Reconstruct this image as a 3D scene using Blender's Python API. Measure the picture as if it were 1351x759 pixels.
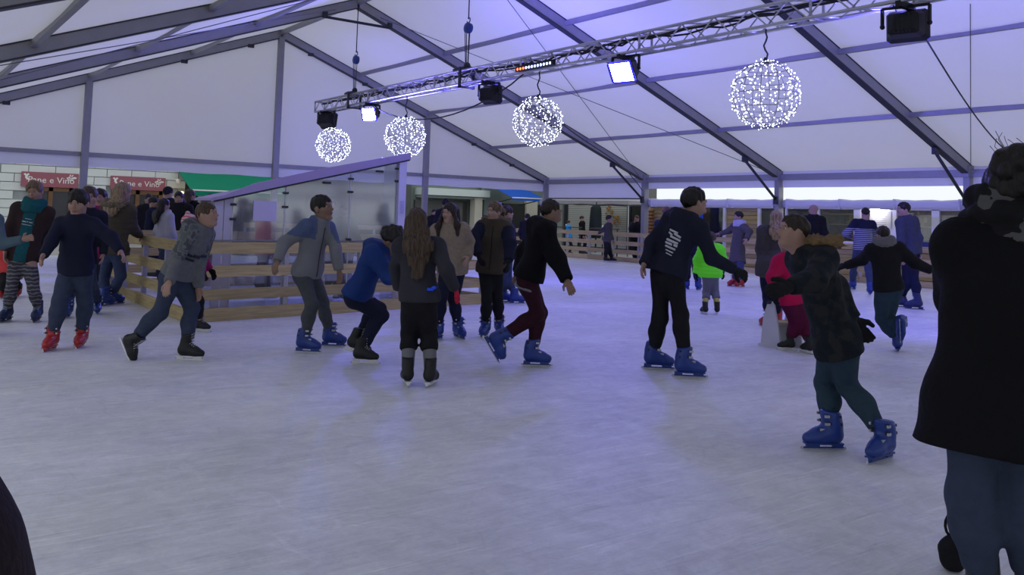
import bpy, math, random
import numpy as np
from mathutils import Matrix, Vector
from mathutils.bvhtree import BVHTree

for _o in list(bpy.data.objects):
    bpy.data.objects.remove(_o)
SC = bpy.context.scene
COL = SC.collection

# ------------------------------------------------------------------ camera
F_PX, CY_PX, PITCH, ROLL, YAW, HC = 1141.8, 211.46, .0643, .0307, .6337, 1.35
CFW = np.array([math.sin(YAW)*math.cos(PITCH), math.cos(YAW)*math.cos(PITCH), math.sin(PITCH)])
_r0 = np.array([math.cos(YAW), -math.sin(YAW), 0.0]); _u0 = np.cross(_r0, CFW)
CR = math.cos(ROLL)*_r0 + math.sin(ROLL)*_u0
CU = -math.sin(ROLL)*_r0 + math.cos(ROLL)*_u0
CPOS = np.array([0, 0, HC])
cam = bpy.data.cameras.new('camera'); camo = bpy.data.objects.new('camera', cam); COL.objects.link(camo)
M = Matrix(((CR[0], CU[0], -CFW[0], 0), (CR[1], CU[1], -CFW[1], 0), (CR[2], CU[2], -CFW[2], HC), (0, 0, 0, 1)))
camo.matrix_world = M
cam.sensor_width = 36; cam.lens = 36*F_PX/1351; cam.shift_y = (CY_PX-379.5)/1351
cam.clip_end = 300
SC.camera = camo

# ------------------------------------------------------------------ sky and exposure
W = bpy.data.worlds.new('overcast_sky'); SC.world = W; W.use_nodes = True
bg = W.node_tree.nodes['Background']
bg.inputs[0].default_value = (0.92, 0.97, 1.0, 1); bg.inputs[1].default_value = 1.0
SC.view_settings.view_transform = 'Standard'; SC.view_settings.look = 'None'
SC.view_settings.exposure = 0.0; SC.view_settings.gamma = 1.0; SC.view_settings.use_curve_mapping = False

def ray(x, y): return CFW + (x-675.5)/F_PX*CR + (CY_PX-y)/F_PX*CU
def ground(x, y, z=0.0):
    d = ray(x, y); return CPOS + d*((z-HC)/d[2])
def at_depth(x, y, Z): return CPOS + ray(x, y)*Z
def depth(P): return float((np.asarray(P)-CPOS) @ CFW)

# ------------------------------------------------------------------ materials
def nd(nt, t, **kw):
    n = nt.nodes.new(t)
    for k, v in kw.items():
        if isinstance(k, str) and hasattr(n, k): setattr(n, k, v)
    return n
def newmat(name):
    m = bpy.data.materials.new(name); m.use_nodes = True
    nt = m.node_tree; b = nt.nodes['Principled BSDF']
    return m, nt, b
def rgba(c): return (c[0], c[1], c[2], 1)
_mc = {}
def mat(name, col, rough=.6, var=.25, scale=18.0, bump=.15, metal=0.0, spec=.3, bscale=None, coords='Object'):
    """general procedural surface: noise colour variation plus fine relief"""
    if name in _mc: return _mc[name]
    m, nt, b = newmat(name)
    tc = nd(nt, 'ShaderNodeTexCoord')
    n1 = nd(nt, 'ShaderNodeTexNoise'); n1.inputs['Scale'].default_value = scale; n1.inputs['Detail'].default_value = 4
    nt.links.new(tc.outputs[coords], n1.inputs['Vector'])
    mx = nd(nt, 'ShaderNodeMix', data_type='RGBA')
    mx.inputs['A'].default_value = rgba([c*(1-var) for c in col]); mx.inputs['B'].default_value = rgba([min(1, c*(1+var)) for c in col])
    nt.links.new(n1.outputs['Fac'], mx.inputs['Factor']); nt.links.new(mx.outputs['Result'], b.inputs['Base Color'])
    b.inputs['Roughness'].default_value = rough; b.inputs['Metallic'].default_value = metal
    b.inputs['Specular IOR Level'].default_value = spec
    if bump:
        n2 = nd(nt, 'ShaderNodeTexNoise'); n2.inputs['Scale'].default_value = bscale or scale*5; n2.inputs['Detail'].default_value = 3
        nt.links.new(tc.outputs[coords], n2.inputs['Vector'])
        bp = nd(nt, 'ShaderNodeBump'); bp.inputs['Strength'].default_value = bump; bp.inputs['Distance'].default_value = .01
        nt.links.new(n2.outputs['Fac'], bp.inputs['Height']); nt.links.new(bp.outputs['Normal'], b.inputs['Normal'])
    _mc[name] = m; return m
def emat(name, col, strength):
    if name in _mc: return _mc[name]
    m, nt, b = newmat(name); nt.nodes.remove(b)
    e = nd(nt, 'ShaderNodeEmission'); e.inputs[0].default_value = rgba(col); e.inputs[1].default_value = strength
    nt.links.new(e.outputs[0], nt.nodes['Material Output'].inputs[0]); _mc[name] = m; return m
def fabric_roof(name, col, trans, tcol):
    """thin coated tent fabric: part of the daylight comes through"""
    m, nt, b = newmat(name); out = nt.nodes['Material Output']
    b.inputs['Roughness'].default_value = .55; b.inputs['Specular IOR Level'].default_value = .25
    tc = nd(nt, 'ShaderNodeTexCoord'); n1 = nd(nt, 'ShaderNodeTexNoise'); n1.inputs['Scale'].default_value = .7; n1.inputs['Detail'].default_value = 5
    nt.links.new(tc.outputs['Object'], n1.inputs['Vector'])
    mx = nd(nt, 'ShaderNodeMix', data_type='RGBA'); mx.inputs['A'].default_value = rgba([c*.88 for c in col]); mx.inputs['B'].default_value = rgba(col)
    nt.links.new(n1.outputs['Fac'], mx.inputs['Factor']); nt.links.new(mx.outputs['Result'], b.inputs['Base Color'])
    n2 = nd(nt, 'ShaderNodeTexNoise'); n2.inputs['Scale'].default_value = 2.2
    nt.links.new(tc.outputs['Object'], n2.inputs['Vector'])
    bp = nd(nt, 'ShaderNodeBump'); bp.inputs['Strength'].default_value = .25; bp.inputs['Distance'].default_value = .05
    nt.links.new(n2.outputs['Fac'], bp.inputs['Height']); nt.links.new(bp.outputs['Normal'], b.inputs['Normal'])
    t = nd(nt, 'ShaderNodeBsdfTranslucent'); t.inputs[0].default_value = rgba(tcol)
    ms = nd(nt, 'ShaderNodeMixShader'); ms.inputs[0].default_value = trans
    nt.links.new(b.outputs[0], ms.inputs[1]); nt.links.new(t.outputs[0], ms.inputs[2]); nt.links.new(ms.outputs[0], out.inputs[0])
    _mc[name] = m; return m
def glassmat(name, tint, clear, rough, haze):
    """plexiglass: see-through with gloss and a milky film"""
    m, nt, b = newmat(name); out = nt.nodes['Material Output']; nt.nodes.remove(b)
    tr = nd(nt, 'ShaderNodeBsdfTransparent'); tr.inputs[0].default_value = rgba(tint)
    gl = nd(nt, 'ShaderNodeBsdfGlossy'); gl.inputs['Roughness'].default_value = rough; gl.inputs[0].default_value = (.9, .9, .95, 1)
    df = nd(nt, 'ShaderNodeBsdfDiffuse'); df.inputs[0].default_value = rgba([.55, .56, .6])
    tc = nd(nt, 'ShaderNodeTexCoord'); n1 = nd(nt, 'ShaderNodeTexNoise'); n1.inputs['Scale'].default_value = 1.6; n1.inputs['Detail'].default_value = 6
    nt.links.new(tc.outputs['Object'], n1.inputs['Vector'])
    mr = nd(nt, 'ShaderNodeMapRange'); mr.inputs[1].default_value = .3; mr.inputs[2].default_value = .75; mr.inputs[3].default_value = haze*.55; mr.inputs[4].default_value = haze*1.45
    nt.links.new(n1.outputs['Fac'], mr.inputs[0])
    m1 = nd(nt, 'ShaderNodeMixShader'); nt.links.new(mr.outputs[0], m1.inputs[0]); nt.links.new(tr.outputs[0], m1.inputs[1]); nt.links.new(df.outputs[0], m1.inputs[2])
    m2 = nd(nt, 'ShaderNodeMixShader'); m2.inputs[0].default_value = 1-clear
    nt.links.new(m1.outputs[0], m2.inputs[1]); nt.links.new(gl.outputs[0], m2.inputs[2]); nt.links.new(m2.outputs[0], out.inputs[0])
    _mc[name] = m; return m

# ------------------------------------------------------------------ mesh helpers
ORG = {}
def link(name, me, material, parent=None, origin=None):
    o = bpy.data.objects.new(name, me); COL.objects.link(o)
    if parent is not None:
        o.parent = parent
        po = ORG.get(parent.name, np.zeros(3)); og = np.zeros(3)+po if origin is None else np.asarray(origin, float)
        o.location = og-po; ORG[o.name] = og
    else:
        og = np.zeros(3) if origin is None else np.asarray(origin, float)
        o.location = og; ORG[o.name] = og
    if material is not None and me is not None and len(me.materials) == 0:
        for mm in (material if isinstance(material, (list, tuple)) else [material]): me.materials.append(mm)
    return o
def frame_of(d, up=(0, 0, 1)):
    d = np.asarray(d, float); d = d/np.linalg.norm(d); u = np.asarray(up, float)
    if abs(d @ u) > .98: u = np.array([1., 0, 0])
    s = np.cross(d, u); s /= np.linalg.norm(s); t = np.cross(s, d)
    return d, s, t
class MB:
    def __init__(self): self.v = []; self.f = []; self.smooth = []
    def add(self, v, f, smooth=False):
        n = len(self.v); self.v += [tuple(map(float, p)) for p in v]; self.f += [tuple(i+n for i in q) for q in f]; self.smooth += [smooth]*len(f); return self
    def box(self, c, s, R=None):
        c = np.asarray(c, float); h = np.asarray(s, float)/2
        P = np.array([[x, y, z] for x in (-1, 1) for y in (-1, 1) for z in (-1, 1)])*h
        if R is not None: P = P @ np.asarray(R)
        return self.add(P+c, [(0, 1, 3, 2), (4, 6, 7, 5), (0, 4, 5, 1), (2, 3, 7, 6), (0, 2, 6, 4), (1, 5, 7, 3)])
    def beam(self, a, b, w, h, up=(0, 0, 1)):
        a = np.asarray(a, float); b = np.asarray(b, float); d, s, t = frame_of(b-a, up)
        return self.box((a+b)/2, (np.linalg.norm(b-a), w, h), np.array([d, s, t]))
    def tube(self, pts, r, n=8, cap=True):
        pts = [np.asarray(p, float) for p in pts]; rs = r if isinstance(r, (list, tuple)) else [r]*len(pts)
        V = []; Fc = []
        d0, s, t = frame_of(pts[1]-pts[0])
        for i, p in enumerate(pts):
            d = pts[min(i+1, len(pts)-1)]-pts[max(i-1, 0)]; d = d/np.linalg.norm(d)
            s = s-d*(s @ d); s /= np.linalg.norm(s); t = np.cross(s, d)
            for k in range(n):
                a = 2*math.pi*k/n; V.append(p+rs[i]*(math.cos(a)*s+math.sin(a)*t))
        for i in range(len(pts)-1):
            for k in range(n):
                k2 = (k+1) % n; Fc.append((i*n+k, i*n+k2, (i+1)*n+k2, (i+1)*n+k))
        self.add(V, Fc, True)
        if cap:
            m = len(self.v)-len(V)
            self.f += [tuple(m+k for k in range(n))[::-1], tuple(m+(len(pts)-1)*n+k for k in range(n))]; self.smooth += [False, False]
        return self
    def sphere(self, c, r, n=10, m=7, R=None):
        r = np.asarray(r, float)*np.ones(3); V = []; Fc = []
        for j in range(m+1):
            th = math.pi*j/m
            for i in range(n):
                ph = 2*math.pi*i/n; V.append([math.sin(th)*math.cos(ph), math.sin(th)*math.sin(ph), math.cos(th)])
        V = np.array(V)*r
        if R is not None: V = V @ np.asarray(R)
        for j in range(m):
            for i in range(n):
                i2 = (i+1) % n; Fc.append((j*n+i, (j+1)*n+i, (j+1)*n+i2, j*n+i2))
        return self.add(V+np.asarray(c, float), Fc, True)
    def prism(self, poly, axis, a, b):
        """poly in the two other axes (cyclic order), extruded along axis from a to b"""
        n = len(poly); V = []
        for w in (a, b):
            for (p, q) in poly:
                V.append({0: (w, p, q), 1: (p, w, q), 2: (p, q, w)}[axis])
        Fc = [tuple(range(n))[::-1], tuple(range(n, 2*n))]+[(i, (i+1) % n, n+(i+1) % n, n+i) for i in range(n)]
        return self.add(V, Fc)
    def mesh(self, name, origin=(0, 0, 0)):
        me = bpy.data.meshes.new(name); o = np.asarray(origin, float)
        me.from_pydata([tuple(np.asarray(p)-o) for p in self.v], [], self.f)
        me.polygons.foreach_set('use_smooth', self.smooth); me.update(); return me
    def build(self, name, material, parent=None, origin=None):
        if origin is None:
            origin = ORG.get(parent.name, np.zeros(3)) if parent is not None else np.zeros(3)
        return link(name, self.mesh(name, origin), material, parent, origin)
def thing(name, label=None, cat=None, loc=(0, 0, 0), group=None, kind=None):
    o = bpy.data.objects.new(name, None); COL.objects.link(o); o.location = loc; ORG[o.name] = np.asarray(loc, float)
    o.empty_display_size = .1
    return tag(o, label, cat, group, kind)
def tag(o, label=None, cat=None, group=None, kind=None):
    if label: o['label'] = label
    if cat: o['category'] = cat
    if group: o['group'] = group
    if kind: o['kind'] = kind
    return o

# ------------------------------------------------------------------ tent dimensions
XR, HW, HE, HR, YG, BAY = 9.38, 10.15, 2.665, 6.50, 24.45, 5.0
XE, XL = XR+HW, XR-HW
def frY(i): return YG-BAY*i
NF = 8
def roofz(x): return HR+(HE-HR)*abs(x-XR)/HW
SLOPE = math.atan2(HR-HE, HW)

M_FAB = fabric_roof('tent_fabric', (.77, .77, .79), .28, (.82, .80, .86))
M_WALLFAB = fabric_roof('wall_fabric', (.80, .80, .84), .54, (.82, .79, .90))
M_VAL = fabric_roof('valance_fabric', (.74, .74, .80), .16, (.8, .8, .85))
M_ALU = mat('aluminium', (.27, .27, .28), .45, .12, 6, .05, .3, .4)
M_ALUD = mat('dark_steel', (.045, .047, .06), .5, .2, 9, .05, .4)
M_CABLE = mat('cable', (.03, .03, .035), .6, .1, 9, 0)
M_WIRE = mat('wire', (.16, .16, .18), .5, .1, 9, 0, .6)

# ------------------------------------------------------------------ ice
def ice_mat():
    m, nt, b = newmat('ice'); L = nt.links.new
    tc = nd(nt, 'ShaderNodeTexCoord')
    def noise(scale, detail, rough=.6, dist=0, vec=None):
        n = nd(nt, 'ShaderNodeTexNoise'); n.inputs['Scale'].default_value = scale; n.inputs['Detail'].default_value = detail
        n.inputs['Roughness'].default_value = rough; n.inputs['Distortion'].default_value = dist
        L(vec or tc.outputs['Object'], n.inputs['Vector']); return n
    big = noise(.55, 7, .62, .6); mid = noise(4.0, 8, .68, 1.4); fine = noise(34, 6, .7, .4)
    mp = nd(nt, 'ShaderNodeMapping'); mp.inputs['Rotation'].default_value = (0, 0, .9); mp.inputs['Scale'].default_value = (1, 5.5, 1)
    L(tc.outputs['Object'], mp.inputs['Vector']); streak = noise(2.4, 9, .72, .8, mp.outputs[0])
    def line(rot, scale, dist, thr):
        mpx = nd(nt, 'ShaderNodeMapping'); mpx.inputs['Rotation'].default_value = (0, 0, rot); L(tc.outputs['Object'], mpx.inputs['Vector'])
        w = nd(nt, 'ShaderNodeTexVoronoi', feature='DISTANCE_TO_EDGE'); w.inputs['Scale'].default_value = scale
        nz = noise(1.7, 3, .5, 0, mpx.outputs[0]); mxv = nd(nt, 'ShaderNodeMix', data_type='VECTOR'); mxv.inputs[0].default_value = dist
        L(mpx.outputs[0], mxv.inputs[4]); L(nz.outputs['Color'], mxv.inputs[5]); L(mxv.outputs[1], w.inputs['Vector'])
        r = nd(nt, 'ShaderNodeMapRange'); r.inputs[1].default_value = 0; r.inputs[2].default_value = thr; r.inputs[3].default_value = 1; r.inputs[4].default_value = 0
        L(w.outputs['Distance'], r.inputs[0]); return r
    l1 = line(.3, .9, .25, .008); l2 = line(1.2, 1.9, .3, .010); l3 = line(2.1, 3.6, .35, .014)
    cr = nd(nt, 'ShaderNodeValToRGB'); e = cr.color_ramp.elements
    e[0].position = .36; e[0].color = (.48, .49, .525, 1); e[1].position = .68; e[1].color = (.92, .93, .95, 1)
    def add(a, ka, bb, kb):
        x = nd(nt, 'ShaderNodeMath', operation='MULTIPLY'); L(a, x.inputs[0]); x.inputs[1].default_value = ka
        y = nd(nt, 'ShaderNodeMath', operation='MULTIPLY_ADD'); L(bb, y.inputs[0]); y.inputs[1].default_value = kb; L(x.outputs[0], y.inputs[2]); return y.outputs[0]
    s = add(big.outputs['Fac'], .34, mid.outputs['Fac'], .26); s = add(s, 1, streak.outputs['Fac'], .26); s = add(s, 1, fine.outputs['Fac'], .14)
    msk = noise(.9, 2); mk = nd(nt, 'ShaderNodeMapRange'); mk.inputs[1].default_value = .48; mk.inputs[2].default_value = .62; L(msk.outputs['Fac'], mk.inputs[0])
    def masked(l):
        q = nd(nt, 'ShaderNodeMath', operation='MULTIPLY'); L(l.outputs[0], q.inputs[0]); L(mk.outputs[0], q.inputs[1]); return q.outputs[0]
    s = add(s, 1, masked(l1), -.045); s = add(s, 1, masked(l2), .05); s = add(s, 1, l3.outputs[0], -.015)
    for (rot, sc_, amp) in ((.4, 3.0, .09), (1.9, 3.6, .08), (2.6, 2.6, .07)):
        m_ = nd(nt, 'ShaderNodeMapping'); m_.inputs['Rotation'].default_value = (0, 0, rot); m_.inputs['Scale'].default_value = (1, 26, 1); L(tc.outputs['Object'], m_.inputs['Vector'])
        q = noise(sc_*.6, 3, .6, .9, m_.outputs[0]); r_ = nd(nt, 'ShaderNodeMapRange'); r_.inputs[1].default_value = .60; r_.inputs[2].default_value = .72; L(q.outputs['Fac'], r_.inputs[0]); s = add(s, 1, r_.outputs[0], amp*(1 if rot != 1.9 else -1))
    L(s, cr.inputs[0]); L(cr.outputs[0], b.inputs['Base Color'])
    b.inputs['Roughness'].default_value = .42; b.inputs['Specular IOR Level'].default_value = .35
    rr = nd(nt, 'ShaderNodeMapRange'); rr.inputs[3].default_value = .62; rr.inputs[4].default_value = .34; L(mid.outputs['Fac'], rr.inputs[0]); L(rr.outputs[0], b.inputs['Roughness'])
    bp = nd(nt, 'ShaderNodeBump'); bp.inputs['Strength'].default_value = .5; bp.inputs['Distance'].default_value = .02; L(s, bp.inputs['Height']); L(bp.outputs[0], b.inputs['Normal'])
    return m
ice = MB(); ice.box(((XL+XE)/2, (YG-11)/2, -.03), (XE-XL, YG+11, .06)); ice = ice.build('floor', ice_mat())
tag(ice, 'pale scuffed ice of the skating rink with skate scratches', None, None, 'structure')
pv = MB(); pv.box((12, 20, -.2), (120, 120, .2))
tag(pv.build('ground', mat('paving', (.34, .33, .32), .8, .25, 3, .3)), 'grey paving of the street around the tent', None, None, 'structure')

# ------------------------------------------------------------------ tent roof
ceil = thing('ceiling', 'white tent roof with aluminium frame', None, (XR, 10, HE), None, 'structure')
def grid_panel(P, nu, nv, sag):
    """bilinear patch with a little sag; P = 4 corners"""
    mb = MB(); V = []; P = [np.asarray(p, float) for p in P]; Fc = []
    for j in range(nv+1):
        for i in range(nu+1):
            a, b_ = i/nu, j/nv
            p = (P[0]*(1-a)+P[1]*a)*(1-b_)+(P[3]*(1-a)+P[2]*a)*b_
            p[2] -= sag*math.sin(math.pi*a)*math.sin(math.pi*b_); V.append(p)
    for j in range(nv):
        for i in range(nu): Fc.append((j*(nu+1)+i, j*(nu+1)+i+1, (j+1)*(nu+1)+i+1, (j+1)*(nu+1)+i))
    return mb.add(V, Fc, True)
TOP = .13
for i in range(NF-1):
    y0, y1 = frY(i), frY(i+1)
    for s in (-1, 1):
        xe = XR+s*(HW+.12)
        grid_panel([(XR, y0, HR+TOP), (XR, y1, HR+TOP), (xe, y1, HE+TOP-.04), (xe, y0, HE+TOP-.04)], 10, 16, .10).build('roof_panel', M_FAB, ceil)
for i in range(NF):
    for s in (-1, 1):
        MB().beam((XR, frY(i), HR), (XR+s*HW, frY(i), HE), .13, .21).build('rafter', M_ALU, ceil)
        MB().beam((XR, frY(i), HR-.122), (XR+s*HW, frY(i), HE-.122), .15, .022).build('rafter_flange', M_ALUD, ceil); MB().beam((XR, frY(i), HR+.115), (XR+s*HW, frY(i), HE+.115), .15, .022).build('rafter_flange', M_ALUD, ceil)
for i in range(NF-1):
    for q in (-3, -2, -1, 1, 2, 3):
        x = XR+HW*q/4; MB().beam((x, frY(i)-.06, roofz(x)+.04), (x, frY(i+1)+.06, roofz(x)+.04), .085, .10).build('purlin', M_ALU, ceil)
    MB().beam((XR, frY(i)-.06, HR+.03), (XR, frY(i+1)+.06, HR+.03), .10, .12).build('ridge_beam', M_ALU, ceil)
for i in range(1, NF-1):
    m_ = MB(); m_.tube([(8.50, frY(i)-.08, 6.01), (10.26, frY(i)-.08, 6.01)], .035, 8)
    for x in (8.5, 10.26): m_.box((x, frY(i)-.08, 6.06), (.12, .06, .16))
    m_.build('tie_bar', M_ALUD, ceil)
def cable(a, b, r=.008, sag=0.0, n=10, parent=None, name='bracing_cable', m=None):
    a = np.asarray(a, float); b = np.asarray(b, float); pts = []
    for k in range(n+1):
        t = k/n; p = a*(1-t)+b*t; p[2] -= sag*4*t*(1-t); pts.append(p)
    return MB().tube(pts, r, 5).build(name, m or M_WIRE, parent or ceil)
for i in (1, 5):
    for s in (-1, 1):
        for (ya, yb) in ((frY(i), frY(i+1)), (frY(i+1), frY(i))):
            cable((XR+s*.5, ya, HR-.22), (XR+s*(HW-.25), yb, HE+.02), .009)
cable((XE-.1, frY(3)-.1, HE+.1), (13.55, 6.52, 4.86), .008)
for q in (-1, 1):     # small lamp clips under the gable rafters
    for t in (.09, .27, .68, .84):
        MB().box((XR+q*HW*t, YG-.09, roofz(XR+q*HW*t)-.16), (.16, .08, .09)).build('clip', M_ALUD, ceil)

# ------------------------------------------------------------------ gable wall
gab = thing('wall_back', 'white fabric gable wall of the tent with three posts', None, (XR, YG, 0), None, 'structure')
BZ = 2.63
qs = [-4, -2, 0, 2, 4]
for a, b in zip(qs[:-1], qs[1:]):
    xa, xb = XR+HW*a/4, XR+HW*b/4
    grid_panel([(xa, YG+.06, BZ), (xb, YG+.06, BZ), (xb, YG+.06, roofz(xb)-.02), (xa, YG+.06, roofz(xa)-.02)], 8, 8, 0).build('gable_panel', M_WALLFAB, gab)
    MB().box(((xa+xb)/2, YG+.03, BZ-.03), (xb-xa-.12, .07, .11)).build('crossbeam', M_ALU, gab)
    mb_ = MB(); N_ = 14; V = []; Fc = []
    for k in range(N_+1):
        x = xa+.07+(xb-xa-.14)*k/N_
        for z in (BZ-.08, 2.27): V.append((x, YG+.05+.012*math.sin(k*2.1), z+(.012*math.sin(k*1.3) if z < 2.5 else 0)))
    for k in range(N_): Fc.append((2*k, 2*k+2, 2*k+3, 2*k+1))
    mb_.add(V, Fc, True).build('valance', M_VAL, gab)
for q in (-2, 0, 2):
    x = XR+HW*q/4; mb_ = MB(); mb_.box((x, YG-.04, (roofz(x)-.1)/2-.05), (.17, .13, roofz(x)-.1+.1)); mb_.box((x, YG-.11, roofz(x)-.25), (.13, .02, .3)); mb_.box((x, YG-.04, .0), (.36, .3, .02))
    mb_.build('gable_post', M_ALU, gab)

# ------------------------------------------------------------------ eave walls
for side, xs, sg in (('right', XE, 1), ('left', XL, -1)):
    wl = thing('wall_'+side, 'open eave side of the tent on the '+side+' with columns and valance', None, (xs, 10, 0), None, 'structure')
    for i in range(NF):
        mb_ = MB(); mb_.box((xs, frY(i), HE/2-.03), (.20, .14, HE+.05)); mb_.box((xs-sg*.02, frY(i)-.0, HE-.02), (.30, .17, .26)); mb_.box((xs, frY(i), .01), (.4, .3, .02))
        for z in (.5, 1.0, 1.5, 2.0): mb_.tube([(xs-sg*.11, frY(i), z), (xs-sg*.115, frY(i), z)], .012, 6)
        mb_.build('column', M_ALU, wl)
        if i > 0:
            mb_ = MB(); mb_.tube([(xs-sg*1.42, frY(i), 2.97), (xs-sg*.12, frY(i), 2.0)], .035, 8)
            mb_.box((xs-sg*1.42, frY(i), 3.0), (.16, .09, .14)); mb_.box((xs-sg*.13, frY(i), 1.98), (.06, .12, .2))
            mb_.build('knee_brace', M_ALUD, wl)
    for i in range(NF-1):
        y0, y1 = frY(i)-.08, frY(i+1)+.08
        MB().box((xs, (y0+y1)/2, HE-.06), (.12, y0-y1, .16)).build('eave_beam', M_ALU, wl)
        zb = 2.02 if (i == 0) else 2.33
        mb_ = MB(); V = []; Fc = []; N_ = 16
        for k in range(N_+1):
            y = y0+(y1-y0)*k/N_
            for z in (HE+.10, (HE+zb)/2, zb): V.append((xs+sg*(.06+.01*math.sin(k*1.9+z)), y, z))
        for k in range(N_):
            for j in (0, 1): Fc.append((3*k+j, 3*k+j+1, 3*k+4+j, 3*k+3+j))
        mb_.add(V, Fc, True).build('valance', M_VAL, wl)
        if i == 0 and sg > 0:
            MB().tube([(xs+.06, y0, zb), (xs+.06, y1, zb)], .022, 6).build('valance_rod', M_ALUD, wl)
        if i > 0 and sg > 0:       # rolled-up side curtain
            mb_ = MB(); pts = []; rs = []
            for k in range(25):
                t = k/24; pts.append((xs+.16, y0+(y1-y0)*t, 1.90+.006*math.sin(k*1.7))); rs.append(.115+.006*math.sin(k*2.3))
            mb_.tube(pts, rs, 14).build('rolled_curtain', M_VAL, wl)
            for t in (.03, .35, .65, .97):
                y = y0+(y1-y0)*t; mb_ = MB()
                mb_.box((xs+.16, y, 1.90), (.26, .035, .26)); mb_.build('curtain_strap', M_VAL, wl)
fr = thing('wall_front', 'white fabric end wall of the tent behind the viewer', None, (XR, frY(NF-1), 0), None, 'structure')
for a, b in zip(qs[:-1], qs[1:]):
    xa, xb = XR+HW*a/4, XR+HW*b/4; y = frY(NF-1)
    grid_panel([(xa, y, 2.3), (xb, y, 2.3), (xb, y, roofz(xb)), (xa, y, roofz(xa))], 4, 4, 0).build('gable_panel', M_WALLFAB, fr)
for q in (-2, 0, 2):
    x = XR+HW*q/4; MB().box((x, frY(NF-1)+.1, roofz(x)/2), (.17, .13, roofz(x))).build('gable_post', M_ALU, fr)

# ------------------------------------------------------------------ rink fences
def wood_mat(name, col):
    m, nt, b = newmat(name); L = nt.links.new; tc = nd(nt, 'ShaderNodeTexCoord'); oi = nd(nt, 'ShaderNodeObjectInfo')
    mp = nd(nt, 'ShaderNodeMapping'); mp.inputs['Scale'].default_value = (1.2, 1.2, 22); L(tc.outputs['Object'], mp.inputs['Vector'])
    av = nd(nt, 'ShaderNodeVectorMath', operation='ADD'); cx = nd(nt, 'ShaderNodeCombineXYZ'); mu = nd(nt, 'ShaderNodeMath', operation='MULTIPLY'); mu.inputs[1].default_value = 37
    L(oi.outputs['Random'], mu.inputs[0]); L(mu.outputs[0], cx.inputs[0]); L(mu.outputs[0], cx.inputs[2]); L(mp.outputs[0], av.inputs[0]); L(cx.outputs[0], av.inputs[1])
    n = nd(nt, 'ShaderNodeTexNoise'); n.inputs['Scale'].default_value = 2.2; n.inputs['Detail'].default_value = 7; n.inputs['Distortion'].default_value = .7; L(av.outputs[0], n.inputs['Vector'])
    cr = nd(nt, 'ShaderNodeValToRGB'); e = cr.color_ramp.elements; e[0].position = .32; e[0].color = rgba([c*.72 for c in col]); e[1].position = .72; e[1].color = rgba([c*1.10 for c in col])
    L(n.outputs['Fac'], cr.inputs[0])
    hv = nd(nt, 'ShaderNodeHueSaturation'); vr = nd(nt, 'ShaderNodeMapRange'); vr.inputs[3].default_value = .8; vr.inputs[4].default_value = 1.15; L(oi.outputs['Random'], vr.inputs[0]); L(vr.outputs[0], hv.inputs['Value']); L(cr.outputs[0], hv.inputs['Color'])
    L(hv.outputs[0], b.inputs['Base Color']); b.inputs['Roughness'].default_value = .75; b.inputs['Specular IOR Level'].default_value = .2
    bp = nd(nt, 'ShaderNodeBump'); bp.inputs['Strength'].default_value = .35; bp.inputs['Distance'].default_value = .01; L(n.outputs['Fac'], bp.inputs['Height']); L(bp.outputs[0], b.inputs['Normal'])
    _mc[name] = m; return m
M_WOOD = wood_mat('fence_timber', (.50, .40, .20))
M_HUTWOOD = wood_mat('hut_timber', (.33, .255, .165))
M_GALV = mat('galvanised', (.42, .42, .47), .45, .12, 10, .05, .5)
def fence(label, a, b, nb, side, step=1.25):
    """horizontal planks on steel posts between ground points a and b; side = +1/-1 which side carries the planks"""
    a = np.array([a[0], a[1], 0.]); b = np.array([b[0], b[1], 0.]); L_ = np.linalg.norm(b-a); d = (b-a)/L_; nrm = np.array([d[1], -d[0], 0])*side
    root = thing('rink_fence', label, 'fence', tuple((a+b)/2), 'plank fences of the rink')
    R = np.array([d, nrm, [0, 0, 1]])
    for (z, h, th) in ((.865, .135, .028), (.585, .13, .028), (.315, .13, .028), (.075, .15, .05)):
        for k in range(nb):
            t0, t1 = L_*k/nb+.004, L_*(k+1)/nb-.004
            o = MB().box((0, 0, 0), (t1-t0, th, h), R).build('plank', M_WOOD); o.parent = root; og = a+d*(t0+t1)/2+nrm*(.04+th/2); og[2] = z+random.uniform(-.004, .004)
            o.location = og-ORG[root.name]; ORG[o.name] = og
    n = max(2, int(round(L_/step))+1)
    for k in range(n):
        t = .06+(L_-.12)*k/(n-1); p = a+d*t
        mb_ = MB(); mb_.box((p[0], p[1], .45), (.06, .06, .9), R); mb_.box((p[0], p[1], .012), (.16, .16, .024), R); mb_.build('post', M_GALV, root)
    return root
# ================================================================== rink fences
random.seed(4)
PA, PB, PC, PD = (3.08, 10.40), (7.66, 11.04), (7.20, 14.9), (3.06, 14.9)
fence('plank fence along the front of the glass booth', PA, PB, 2, 1, 1.2)
fence('short plank fence running back beside the person in the fur-hooded jacket', PD, PA, 2, 1, 1.15)
fence('plank fence behind the glass booth in front of the street crowd', PD, (7.2, 14.9), 2, -1, 1.4)
fence('plank fence running back from behind the skater in the beige coat', PB, (7.2, 14.9), 2, -1, 1.3)
for k, (ya, yb) in enumerate(((24.2, 19.45), (19.45, 14.45), (14.45, 9.45), (9.45, 4.45))):
    fence(['far plank fence with a shuttered shop and folded parasol behind it', 'far plank fence between the two columns behind the tall skater',
           'far plank fence in front of the hut windows', 'plank fence beside the right-hand column, mostly hidden by the person in the long black coat'][k], (19.36, ya), (19.36, yb), 2, 1, 1.3)
fence('far plank fence across the open gable under the blue awning', (8.4, 24.1), (19.3, 24.1), 4, 1, 1.4)

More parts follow.
